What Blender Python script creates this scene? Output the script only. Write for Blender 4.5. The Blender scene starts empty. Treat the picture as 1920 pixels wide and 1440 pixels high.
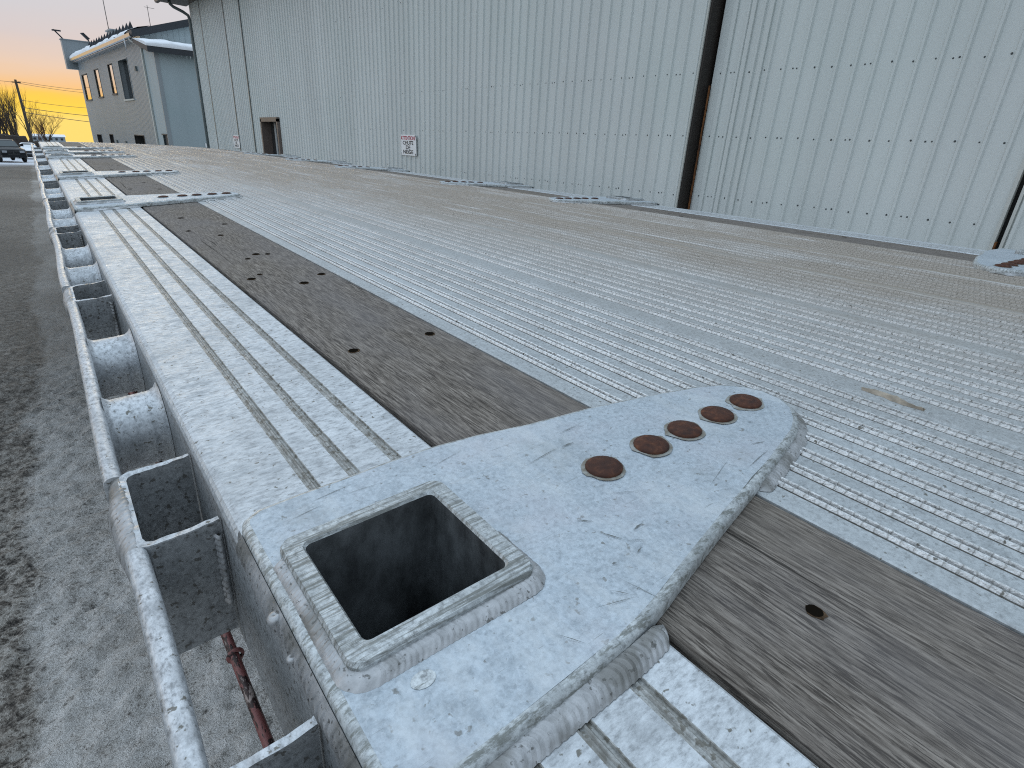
import bpy, bmesh, math, random
from mathutils import Vector, Matrix, noise
from mathutils.geometry import tessellate_polygon

random.seed(7)
S = bpy.context.scene
COL = S.collection
PI = math.pi

# ------------------------------------------------------------------ camera
cam_d = bpy.data.cameras.new('camera')
cam = bpy.data.objects.new('camera', cam_d)
COL.objects.link(cam)
MS = 0.68                       # trailer and wall modelling units to metres
CAMZ = 0.46840 * MS
RX = Vector((0.79521965, -0.60507256, 0.03889611))
RU = Vector((0.20189757, 0.32474287, 0.92400186))
RF = Vector((0.57171941, 0.72693141, -0.38040459))
cam.matrix_world = Matrix(((RX.x, RU.x, -RF.x, 0.0), (RX.y, RU.y, -RF.y, 0.0), (RX.z, RU.z, -RF.z, CAMZ), (0, 0, 0, 1)))
cam_d.sensor_width = 36.0
cam_d.sensor_fit = 'HORIZONTAL'
cam_d.lens = 1094.11 / 1920 * 36.0
cam_d.clip_start = 0.02
cam_d.clip_end = 4000
S.camera = cam

# ------------------------------------------------------------------ world, sun, exposure
SUN_AZ = math.radians(6.0)      # from +Y towards +X
SUN_EL = math.radians(3.5)
def lin(r, g, b):
    f = lambda c: (c / 255 / 12.92) if c / 255 <= 0.04045 else ((c / 255 + 0.055) / 1.055) ** 2.4
    return (f(r), f(g), f(b), 1.0)

W = bpy.data.worlds.new('World')
S.world = W
W.use_nodes = True
nt = W.node_tree
nt.nodes.clear()
def wn(t, **kw):
    n = nt.nodes.new(t)
    for k, v in kw.items(): setattr(n, k, v)
    return n
out = wn('ShaderNodeOutputWorld')
sky = wn('ShaderNodeTexSky')
sky.sky_type = 'NISHITA'
sky.sun_disc = False
sky.sun_elevation = SUN_EL
sky.sun_rotation = SUN_AZ
sky.air_density = 1.0
sky.dust_density = 2.0
bg1 = wn('ShaderNodeBackground'); bg1.inputs[1].default_value = 0.0015
nt.links.new(sky.outputs[0], bg1.inputs[0])
tc = wn('ShaderNodeTexCoord')
nz = wn('ShaderNodeTexNoise'); nz.inputs['Scale'].default_value = 2.2; nz.inputs['Detail'].default_value = 5
mp = wn('ShaderNodeMapping'); mp.inputs['Scale'].default_value = (1, 1, 6)
nt.links.new(tc.outputs['Generated'], mp.inputs[0]); nt.links.new(mp.outputs[0], nz.inputs[0])
sep = wn('ShaderNodeSeparateXYZ'); nt.links.new(tc.outputs['Generated'], sep.inputs[0])
m1 = wn('ShaderNodeMath', operation='MULTIPLY_ADD'); m1.inputs[1].default_value = 0.07; m1.inputs[2].default_value = -0.035
nt.links.new(nz.outputs[0], m1.inputs[0])
m2 = wn('ShaderNodeMath', operation='ADD'); nt.links.new(sep.outputs[2], m2.inputs[0]); nt.links.new(m1.outputs[0], m2.inputs[1])
def wramp(stops):
    r = wn('ShaderNodeValToRGB')
    e = r.color_ramp.elements
    while len(e) > 1: e.remove(e[-1])
    e[0].position = stops[0][0]; e[0].color = stops[0][1]
    for p, c in stops[1:]:
        k = e.new(p); k.color = c
    return r
def sc(c, k): return (c[0] * k, c[1] * k, c[2] * k, 1)
warm = wramp([(0.0, lin(255, 222, 120)), (0.010, lin(255, 216, 84)), (0.026, lin(253, 206, 86)), (0.038, lin(244, 196, 138)),
              (0.066, lin(230, 203, 182)), (0.105, lin(212, 202, 202)), (0.14, lin(206, 205, 211)), (0.24, lin(212, 214, 220)), (0.5, sc(lin(196, 208, 220), 1.55)), (1.0, sc(lin(190, 208, 224), 2.0))])
cool = wramp([(0.0, sc(lin(200, 206, 214), 1.8)), (0.10, sc(lin(200, 208, 216), 1.95)), (0.30, sc(lin(196, 208, 220), 1.95)), (0.5, sc(lin(190, 206, 222), 1.75)), (1.0, sc(lin(190, 208, 224), 2.0))])
for r in (warm, cool): nt.links.new(m2.outputs[0], r.inputs[0])
dot = wn('ShaderNodeVectorMath', operation='DOT_PRODUCT')
nt.links.new(tc.outputs['Generated'], dot.inputs[0])
dot.inputs[1].default_value = (math.sin(SUN_AZ), math.cos(SUN_AZ), 0)
mr = wn('ShaderNodeMapRange', interpolation_type='SMOOTHSTEP'); mr.inputs[1].default_value = -0.15; mr.inputs[2].default_value = 0.85
nt.links.new(dot.outputs['Value'], mr.inputs[0])
mx = wn('ShaderNodeMix', data_type='RGBA')
nt.links.new(mr.outputs[0], mx.inputs[0]); nt.links.new(cool.outputs[0], mx.inputs[6]); nt.links.new(warm.outputs[0], mx.inputs[7])
mr2 = wn('ShaderNodeMapRange'); mr2.inputs[1].default_value = -0.9; mr2.inputs[2].default_value = 0.1; mr2.inputs[3].default_value = 0.45; mr2.inputs[4].default_value = 1.0
nt.links.new(dot.outputs['Value'], mr2.inputs[0])
bg2 = wn('ShaderNodeBackground'); nt.links.new(mr2.outputs[0], bg2.inputs[1])
nt.links.new(mx.outputs[2], bg2.inputs[0])
ad = wn('ShaderNodeAddShader')
nt.links.new(bg1.outputs[0], ad.inputs[0]); nt.links.new(bg2.outputs[0], ad.inputs[1]); nt.links.new(ad.outputs[0], out.inputs[0])

sun_d = bpy.data.lights.new('sun', 'SUN')
sun_d.energy = 0.5
sun_d.angle = math.radians(14)
sun_d.color = (1.0, 0.78, 0.45)
sun = bpy.data.objects.new('sun', sun_d)
COL.objects.link(sun)
sdir = Vector((math.sin(SUN_AZ) * math.cos(SUN_EL), math.cos(SUN_AZ) * math.cos(SUN_EL), math.sin(SUN_EL)))
sun.rotation_euler = (-sdir).to_track_quat('-Z', 'Y').to_euler()
S.view_settings.view_transform = 'Standard'
S.view_settings.look = 'None'
S.view_settings.exposure = 0.0
S.view_settings.gamma = 1.0
S.cycles.use_denoising = False
S.cycles.filter_width = 1.1

# ------------------------------------------------------------------ materials
class NT:
    U = 1.0 / MS
    def __init__(s, name):
        s.m = bpy.data.materials.new(name); s.m.use_nodes = True
        s.t = s.m.node_tree; s.t.nodes.clear()
        s.o = s.n('ShaderNodeOutputMaterial'); s.b = s.n('ShaderNodeBsdfPrincipled')
        s.l(s.b.outputs[0], s.o.inputs[0])
        s.tc = s.n('ShaderNodeTexCoord')
    def n(s, t, **kw):
        x = s.t.nodes.new(t)
        for k, v in kw.items(): setattr(x, k, v)
        return x
    def l(s, a, b): s.t.links.new(a, b)
    def set(s, col=None, rough=None, metal=None, spec=None):
        if col is not None: s.b.inputs['Base Color'].default_value = (*col, 1)
        if rough is not None: s.b.inputs['Roughness'].default_value = rough
        if metal is not None: s.b.inputs['Metallic'].default_value = metal
        if spec is not None: s.b.inputs['Specular IOR Level'].default_value = spec
    def noise(s, scale, detail=4, stretch=(1, 1, 1), rough=0.55, rot=(0, 0, 0), dist=0.0, off=(0, 0, 0)):
        m = s.n('ShaderNodeMapping'); m.inputs['Scale'].default_value = stretch; m.inputs['Rotation'].default_value = rot
        m.inputs['Location'].default_value = off
        s.l(s.tc.outputs['Object'], m.inputs[0])
        x = s.n('ShaderNodeTexNoise'); x.inputs['Scale'].default_value = scale * s.U; x.inputs['Detail'].default_value = detail
        x.inputs['Roughness'].default_value = rough; x.inputs['Distortion'].default_value = dist
        s.l(m.outputs[0], x.inputs[0])
        return x.outputs[0]
    def vor(s, scale, stretch=(1, 1, 1), out='Color', feature='F1'):
        m = s.n('ShaderNodeMapping'); m.inputs['Scale'].default_value = stretch
        s.l(s.tc.outputs['Object'], m.inputs[0])
        x = s.n('ShaderNodeTexVoronoi', feature=feature); x.inputs['Scale'].default_value = scale * s.U
        s.l(m.outputs[0], x.inputs[0])
        return x.outputs[out]
    def ramp(s, f, stops, interp='LINEAR'):
        r = s.n('ShaderNodeValToRGB'); r.color_ramp.interpolation = interp
        e = r.color_ramp.elements
        while len(e) > 1: e.remove(e[-1])
        g = lambda c: (c, c, c, 1) if not isinstance(c, (tuple, list)) else (*c[:3], 1)
        e[0].position = stops[0][0]; e[0].color = g(stops[0][1])
        for p, c in stops[1:]:
            k = e.new(p); k.color = g(c)
        s.l(f, r.inputs[0])
        return r.outputs[0]
    def mix(s, f, a, b, mode='MIX'):
        x = s.n('ShaderNodeMix', data_type='RGBA', blend_type=mode)
        for i, v in ((0, f), (6, a), (7, b)):
            if isinstance(v, (int, float)): x.inputs[i].default_value = v
            elif isinstance(v, tuple): x.inputs[i].default_value = (*v[:3], 1)
            else: s.l(v, x.inputs[i])
        return x.outputs[2]
    def math(s, op, a, b=0.0, c=None):
        x = s.n('ShaderNodeMath', operation=op)
        for i, v in enumerate((a, b, c)):
            if v is None: continue
            if isinstance(v, (int, float)): x.inputs[i].default_value = v
            else: s.l(v, x.inputs[i])
        return x.outputs[0]
    def axis(s, k):
        x = s.n('ShaderNodeSeparateXYZ'); s.l(s.tc.outputs['Object'], x.inputs[0]); return s.math('MULTIPLY', x.outputs[k], s.U)
    def bump(s, h, strength=0.3, dist=0.001):
        b = s.n('ShaderNodeBump'); b.inputs['Strength'].default_value = strength; b.inputs['Distance'].default_value = dist
        s.l(h, b.inputs['Height'])
        if s.b.inputs['Normal'].links: s.l(s.b.inputs['Normal'].links[0].from_socket, b.inputs['Normal'])
        s.l(b.outputs[0], s.b.inputs['Normal'])
    def col(s, c): s.l(c, s.b.inputs['Base Color'])
    def rough(s, c): s.l(c, s.b.inputs['Roughness'])

def plain(name, col, rough=0.6, metal=0.0, var=0.12, scale=6.0, spec=0.5):
    k = NT(name); k.set(col, rough, metal, spec)
    f = k.noise(scale, 5)
    a = tuple(c * (1 - var) for c in col); b = tuple(min(1, c * (1 + var)) for c in col)
    k.col(k.ramp(f, [(0.3, a), (0.7, b)]))
    return k.m

def alu(name, base, dirt=(0.13, 0.12, 0.095), streak=(1, 1, 1), metal=0.35, rough=0.48, dirtx=False, speck=0.62, amt=0.35, con=1.0, dk=1.0):
    k = NT(name); k.set(metal=metal)
    big = k.noise(5, 6, off=(3, 1, 0))
    fine = k.noise(150, 5, streak, 0.72)
    vf = k.noise(520, 2)
    lo = tuple(c * (1 - 0.52 * con) for c in base); hi = tuple(min(0.9, c * (1 + 0.28 * con)) for c in base)
    c = k.ramp(fine, [(0.34, lo), (0.48, base), (0.62, hi)])
    c = k.mix(k.ramp(big, [(0.38, 0.0), (0.68, amt)]), c, tuple(base[i] * 0.50 + dirt[i] * 0.35 for i in range(3)))
    med = k.noise(34, 7, tuple(0.6 * x + 0.4 for x in streak), 0.75, off=(9, 2, 1))
    c = k.mix(k.ramp(med, [(0.48, 0.0), (0.70, 0.75 * con)]), c, tuple(base[i] * 0.55 for i in range(3)))
    if dirtx:
        x = k.axis(0)
        g = k.ramp(k.math('ADD', k.math('MULTIPLY_ADD', x, 0.28, 0.63), k.math('MULTIPLY', k.axis(1), 0.035)), [(0.15, 0.03), (0.31, 0.28), (0.50, 0.88), (0.9, 0.97)])
        b2 = k.noise(2.2, 8, (1.6, 0.35, 1), 0.7, off=(0, 4, 0))
        c = k.mix(k.math('MULTIPLY', k.math('MULTIPLY', g, dk), k.ramp(b2, [(0.26, 0.30), (0.52, 1.0)])), c, (0.335, 0.278, 0.218))
        sc2 = k.noise(9, 6, (2.0, 0.10, 1), 0.7, off=(2, 2, 0))
        c = k.mix(k.ramp(sc2, [(0.54, 0.0), (0.68, 0.55)]), c, tuple(min(0.80, q * 1.15) for q in base))
    sp = k.noise(105, 3, (1, 1, 1), 0.5, off=(7, 7, 7))
    c = k.mix(k.ramp(sp, [(speck, 0.0), (speck + 0.05, 0.85)]), c, dirt)
    k.col(c)
    k.rough(k.ramp(med, [(0.3, rough - 0.10), (0.7, rough + 0.2)]))
    k.bump(fine, 0.25, 0.0008)
    k.bump(vf, 0.2, 0.0004)
    return k

M = {}
M['extrusion'] = alu('weathered_aluminium', (0.565, 0.595, 0.62), streak=(0.42, 1.0, 1), speck=0.66, amt=0.3, con=0.85).m
M['deck'] = alu('deck_aluminium', (0.455, 0.485, 0.50), dirtx=True, speck=0.67, amt=0.25, con=0.7).m
k = alu('knurled_aluminium', (0.86, 0.875, 0.88), dk=0.88, dirtx=True, metal=0.45, rough=0.34, con=0.7, speck=0.66)
wv = k.n('ShaderNodeTexWave', wave_type='BANDS', bands_direction='Y', wave_profile='SAW')
wv.inputs['Scale'].default_value = 21 / MS; wv.inputs['Distortion'].default_value = 1.2; wv.inputs['Detail Scale'].default_value = 8
k.l(k.tc.outputs['Object'], wv.inputs[0])
k.bump(wv.outputs['Fac'], 1.0, 0.003)
old = k.b.inputs['Base Color'].links[0].from_socket
k.col(k.mix(k.ramp(wv.outputs['Fac'], [(0.0, 0.45), (0.12, 0.0), (0.85, 0.0), (1.0, 0.45)]), old, (0.13, 0.118, 0.095)))
M['knurl'] = k.m
k = alu('grimy_groove', (0.46, 0.47, 0.46), dirtx=False, speck=0.55, amt=0.5)
old = k.b.inputs['Base Color'].links[0].from_socket
gf = k.noise(95, 6, (1, 0.30, 1), 0.75)
k.col(k.mix(k.ramp(gf, [(0.36, 0.92), (0.58, 0.10)]), old, (0.20, 0.192, 0.172)))
M['groove'] = k.m
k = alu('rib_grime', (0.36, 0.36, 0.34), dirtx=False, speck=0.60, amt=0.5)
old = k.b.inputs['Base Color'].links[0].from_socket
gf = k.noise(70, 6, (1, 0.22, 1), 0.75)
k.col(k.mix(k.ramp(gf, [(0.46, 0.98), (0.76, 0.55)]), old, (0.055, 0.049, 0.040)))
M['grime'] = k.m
# scratched mottled plate
k = alu('scratched_plate', (0.455, 0.515, 0.565), speck=0.66, amt=0.2, rough=0.46, con=0.6)
old = k.b.inputs['Base Color'].links[0].from_socket
vs = k.vor(260, out='Color')
bw = k.n('ShaderNodeRGBToBW'); k.l(vs, bw.inputs[0])
c = k.mix(0.26, old, k.ramp(bw.outputs[0], [(0.1, (0.31, 0.355, 0.395)), (0.9, (0.65, 0.70, 0.75))]))
wash = k.noise(9, 4, off=(5, 5, 5))
sm = k.noise(7, 6, (1.6, 0.6, 1), 0.7, (0, 0, 0.4), off=(6, 1, 0))
c = k.mix(k.ramp(sm, [(0.52, 0.0), (0.66, 0.6)]), c, (0.62, 0.655, 0.675))
gr = k.noise(6.5, 7, (1, 1, 1), 0.72, off=(1, 2, 3))
c = k.mix(k.ramp(gr, [(0.54, 0.0), (0.72, 0.55)]), c, (0.30, 0.32, 0.32))
c = k.mix(k.ramp(wash, [(0.5, 0.0), (0.75, 0.4)]), c, (0.54, 0.525, 0.56))
for (rz, off, th) in ((0.5, 1.0, 0.715), (-0.7, 4.0, 0.72), (1.25, 8.0, 0.725), (0.1, 11.0, 0.73)):
    s = k.noise(26, 3, (0.6, 14, 1), 0.5, (0, 0, rz), 0.25, (off, off, 0))
    c = k.mix(k.ramp(s, [(th, 0.0), (th + 0.03, 0.5)]), c, (0.22, 0.23, 0.22))
k.col(c)
M['plate'] = k.m
k = alu('worn_plate_edge', (0.53, 0.56, 0.57), dirt=(0.14, 0.14, 0.11), speck=0.74, amt=0.5)
old = k.b.inputs['Base Color'].links[0].from_socket
s1 = k.noise(70, 6, (0.5, 2.2, 1), 0.75, (0, 0, 0.6))
k.col(k.mix(k.ramp(s1, [(0.50, 0.0), (0.60, 0.8)]), old, (0.17, 0.175, 0.155)))
M['plate_edge'] = k.m
k = alu('ground_tube_rim', (0.50, 0.53, 0.54), metal=0.45, speck=0.75)
old = k.b.inputs['Base Color'].links[0].from_socket
s1 = k.noise(75, 6, (0.14, 2.8, 1), 0.75)
k.col(k.mix(k.ramp(s1, [(0.47, 0.0), (0.58, 0.85)]), old, (0.17, 0.175, 0.16)))
k.bump(s1, 0.5, 0.001)
M['rim'] = k.m
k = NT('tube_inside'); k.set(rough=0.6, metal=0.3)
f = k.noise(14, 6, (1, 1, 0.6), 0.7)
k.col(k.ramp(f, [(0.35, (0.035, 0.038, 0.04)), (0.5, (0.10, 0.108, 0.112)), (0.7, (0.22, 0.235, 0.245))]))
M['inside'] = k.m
k = NT('weld_aluminium'); k.set(rough=0.42, metal=0.4)
f = k.noise(70, 4); f2 = k.noise(18, 4, off=(2, 2, 2))
c = k.ramp(f, [(0.3, (0.33, 0.335, 0.34)), (0.7, (0.52, 0.525, 0.535))])
c = k.mix(k.ramp(f2, [(0.46, 0.0), (0.60, 0.75)]), c, (0.17, 0.165, 0.15))
f3 = k.noise(140, 4, off=(4, 4, 4))
c = k.mix(k.ramp(f3, [(0.60, 0.0), (0.66, 0.8)]), c, (0.10, 0.098, 0.09))
k.col(c); k.bump(f, 0.4, 0.002); k.bump(f3, 0.3, 0.001)
M['weld'] = k.m
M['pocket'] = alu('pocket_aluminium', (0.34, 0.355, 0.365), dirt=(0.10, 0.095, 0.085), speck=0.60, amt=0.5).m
M['rail'] = alu('rail_aluminium', (0.55, 0.575, 0.60), streak=(1, 0.6, 1), metal=0.5, rough=0.42, speck=0.64).m
# weathered wood
k = NT('weathered_plank'); k.set(rough=0.82, spec=0.25)
g1 = k.noise(250, 6, (1, 0.060, 1), 0.74)
g2 = k.noise(420, 4, (1, 0.05, 1), 0.65, off=(3, 0, 0))
g3 = k.noise(3.5, 5, (1.5, 0.5, 1), 0.6)
sepc = k.ramp(g1, [(0.34, (0.062, 0.051, 0.043)), (0.48, (0.170, 0.146, 0.125)), (0.64, (0.325, 0.285, 0.248))])
c = k.mix(k.ramp(g2, [(0.53, 0.0), (0.58, 0.85)]), sepc, (0.050, 0.042, 0.036))
c = k.mix(k.ramp(g3, [(0.40, 0.0), (0.70, 0.55)]), c, (0.185, 0.172, 0.172))
g4 = k.noise(1.6, 4, (1, 0.6, 1), off=(1, 7, 0))
c = k.mix(k.ramp(g4, [(0.5, 0.0), (0.7, 0.35)]), c, (0.24, 0.20, 0.15))
ck = k.noise(60, 2, (1, 0.014, 1), 0.4, off=(5, 0.3, 0))
c = k.mix(k.ramp(ck, [(0.70, 0.0), (0.715, 0.9)]), c, (0.03, 0.026, 0.022))
k.col(c); k.bump(g2, 0.55, 0.0014); k.bump(g1, 0.35, 0.001); k.bump(k.ramp(ck, [(0.70, 1.0), (0.715, 0.0)]), 0.6, 0.002)
M['wood'] = k.m
k = NT('rusty_steel'); k.set(rough=0.78, metal=0.15)
f = k.noise(90, 5); f2 = k.noise(22, 4)
c = k.ramp(f, [(0.3, (0.036, 0.012, 0.007)), (0.55, (0.080, 0.026, 0.012)), (0.75, (0.16, 0.060, 0.026))])
c = k.mix(k.ramp(f2, [(0.5, 0.0), (0.68, 0.6)]), c, (0.035, 0.016, 0.012))
k.col(c); k.bump(f, 0.5, 0.0012)
M['rust'] = k.m
M['splinter'] = plain('pale_splinter', (0.34, 0.29, 0.23), 0.85, 0, 0.4, 60)
k = NT('rust_stain'); k.set(rough=0.6, metal=0.2)
f = k.noise(60, 4)
k.col(k.ramp(f, [(0.40, (0.20, 0.18, 0.145)), (0.58, (0.31, 0.31, 0.285)), (0.72, (0.39, 0.41, 0.41))]))
M['stain'] = k.m
k = NT('flaking_red_paint'); k.set(rough=0.5)
f = k.noise(48, 4, (1, 0.3, 1), 0.65)
k.col(k.ramp(f, [(0.44, (0.19, 0.065, 0.062)), (0.50, (0.22, 0.085, 0.08)), (0.525, (0.022, 0.010, 0.010)), (0.58, (0.028, 0.012, 0.012)), (0.62, (0.34, 0.28, 0.26))]))
M['red'] = k.m
M['hole'] = plain('dark_hole', (0.010, 0.008, 0.006), 1.0, spec=0.0)
M['holerim'] = plain('stained_wood', (0.075, 0.050, 0.032), 1.0, 0, 0.6, 160, spec=0.0)
M['scratch'] = plain('dark_scratch', (0.14, 0.15, 0.145), 0.7, 0.2)
M['black'] = plain('gap_shade', (0.008, 0.008, 0.008), 0.9)
M['frame'] = plain('frame_steel', (0.10, 0.045, 0.04), 0.7)
M['rubber'] = plain('tyre_rubber', (0.018, 0.018, 0.019), 0.85)
M['hub'] = plain('wheel_metal', (0.35, 0.36, 0.37), 0.4, 0.7)
# buildings
def paint(name, base, stripes=0.12, rough=0.5):
    k = NT(name); k.set(rough=rough, spec=0.4)
    a = k.noise(1.1, 6, (1, 1, 0.16)); b = k.noise(60, 3); d = k.noise(0.35, 3, off=(3, 3, 3))
    c = k.ramp(a, [(0.3, tuple(x * (1 - stripes) for x in base)), (0.7, tuple(x * (1 + stripes * 0.6) for x in base))])
    c = k.mix(k.ramp(d, [(0.45, 0.0), (0.7, 0.35)]), c, (base[0] * 0.82, base[1] * 0.90, base[2] * 0.88))
    c = k.mix(k.ramp(b, [(0.70, 0.0), (0.76, 0.45)]), c, tuple(x * 0.55 for x in base))
    k.col(c); k.bump(a, 0.10, 0.01)
    return k.m
M['clad'] = paint('pale_grey_cladding', (0.64, 0.675, 0.665), 0.09)
M['clad_blue'] = paint('blue_grey_siding', (0.37, 0.445, 0.47), 0.06)
M['clad_grey'] = paint('grey_siding', (0.29, 0.325, 0.345), 0.06, 0.42)
M['trim'] = paint('pale_trim', (0.55, 0.56, 0.53), 0.05)
M['brown'] = plain('brown_steel', (0.022, 0.017, 0.014), 0.6)
k = NT('rusted_edge'); k.set(rough=0.8)
f = k.noise(22, 5, (1, 1, 0.3))
k.col(k.ramp(f, [(0.35, (0.05, 0.022, 0.010)), (0.55, (0.20, 0.075, 0.018)), (0.7, (0.30, 0.14, 0.05))]))
M['orust'] = k.m
M['screw'] = plain('screw_head', (0.075, 0.085, 0.09), 0.5, 0.4)
M['darkroof'] = plain('dark_roof_trim', (0.022, 0.028, 0.036), 0.5)
M['gutter'] = plain('brown_gutter', (0.16, 0.13, 0.115), 0.45)
M['gut'] = plain('aluminium_gutter', (0.55, 0.55, 0.55), 0.25, 0.85)
M['pipe'] = plain('downspout_grey', (0.13, 0.16, 0.165), 0.4)
M['glassdark'] = plain('dark_glass', (0.02, 0.024, 0.026), 0.06, 0.0, spec=0.8)
k = NT('mirror_glass'); k.set((0.85, 0.85, 0.80), 0.03, 1.0); M['glassgold'] = k.m
M['win_frame'] = plain('window_frame', (0.05, 0.05, 0.05), 0.5)
M['snow'] = plain('snow', (0.80, 0.83, 0.87), 0.7, 0, 0.06, 3)
M['white'] = plain('white_sign_face', (0.86, 0.87, 0.88), 0.5, 0, 0.04)
M['signred'] = plain('sign_red', (0.45, 0.05, 0.09), 0.5)
M['signblack'] = plain('sign_black', (0.012, 0.013, 0.02), 0.5)
M['carpaint'] = plain('black_car_paint', (0.008, 0.009, 0.011), 0.35, 0, 0.1, spec=0.35)
M['carglass'] = plain('car_glass', (0.02, 0.035, 0.04), 0.05, spec=0.8)
M['chrome'] = plain('dull_chrome', (0.30, 0.31, 0.32), 0.3, 0.8)
M['lens'] = plain('headlight_lens', (0.35, 0.36, 0.38), 0.15)
M['bark'] = plain('bare_bark', (0.050, 0.034, 0.022), 0.9, 0, 0.3, 4)
M['twig'] = plain('orange_lit_twig', (0.13, 0.050, 0.018), 0.9)  # orange glow of the low sun put into the twig colour
M['pole'] = plain('pole_wood', (0.055, 0.045, 0.033), 0.9)
M['wire'] = plain('wire', (0.10, 0.075, 0.055), 0.7)
k = NT('brown_brush'); k.set(rough=0.95)
f = k.noise(1.4, 7, (1, 1, 1), 0.7)
k.col(k.ramp(f, [(0.35, (0.016, 0.012, 0.010)), (0.6, (0.040, 0.028, 0.021)), (0.75, (0.075, 0.055, 0.04))]))
k.bump(f, 0.8, 0.3); M['brush'] = k.m
# ground: trodden snow and gravel
NT.U = 1.0
k = NT('icy_gravel'); k.set(rough=0.8, spec=0.3)
n1 = k.noise(0.55, 6, (1.6, 0.55, 1), 0.62, off=(2.2, 0.4, 0)); n2 = k.noise(17, 6, (1, 1, 1), 0.74); n3 = k.noise(62, 4, (1, 1, 1), 0.65)
y = k.math('ADD', k.axis(1), 720.0)
n4 = k.noise(150, 3, (1, 1, 1), 0.6, off=(3, 3, 3))
nn = k.math('ADD', k.math('MULTIPLY', n2, 0.58), k.math('ADD', k.math('MULTIPLY', n3, 0.36), k.math('MULTIPLY', n4, 0.06)))
ice = k.ramp(nn, [(0.35, (0.10, 0.092, 0.085)), (0.41, (0.42, 0.40, 0.375)), (0.46, (0.64, 0.62, 0.59)), (0.60, (0.78, 0.765, 0.745))])
grav = k.ramp(nn, [(0.41, (0.030, 0.027, 0.025)), (0.47, (0.18, 0.160, 0.140)), (0.53, (0.44, 0.41, 0.37)), (0.62, (0.66, 0.63, 0.59))])
brown = k.noise(1.7, 5, (1.4, 0.8, 1), 0.6, off=(4, 4, 0))
xx_ = k.math('ADD', k.math('MULTIPLY', k.math('ADD', k.axis(0), 0.40), 2.6), k.math('MULTIPLY', k.math('SUBTRACT', k.noise(1.6, 4, (1, 0.5, 1), off=(6, 0, 0)), 0.5), 1.6))
fac = k.math('ADD', k.math('MULTIPLY', k.ramp(xx_, [(0.0, 0.0), (0.30, 1.0)]), k.ramp(n1, [(0.30, 0.35), (0.50, 1.0)])), k.math('MULTIPLY', k.math('SUBTRACT', n3, 0.5), 0.9))
fac = k.ramp(fac, [(0.15, 0.0), (0.85, 1.0)])
c = k.mix(fac, grav, ice)
c = k.mix(k.ramp(brown, [(0.50, 0.0), (0.68, 0.38)]), c, (0.29, 0.25, 0.21))
peb = k.ramp(n3, [(0.58, 0.0), (0.64, 0.8)])
c = k.mix(k.math('MULTIPLY', peb, 0.3), c, (0.05, 0.048, 0.046))
mid = k.noise(0.35, 4, (1, 0.5, 1), off=(8, 1, 0))
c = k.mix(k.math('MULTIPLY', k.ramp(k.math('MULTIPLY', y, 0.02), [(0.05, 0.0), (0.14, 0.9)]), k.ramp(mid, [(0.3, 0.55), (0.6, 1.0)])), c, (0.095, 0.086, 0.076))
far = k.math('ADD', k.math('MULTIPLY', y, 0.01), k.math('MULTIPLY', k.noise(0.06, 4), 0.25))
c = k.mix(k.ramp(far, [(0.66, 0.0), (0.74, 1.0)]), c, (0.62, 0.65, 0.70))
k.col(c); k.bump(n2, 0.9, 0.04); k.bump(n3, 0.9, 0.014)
M['ground'] = k.m

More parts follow.
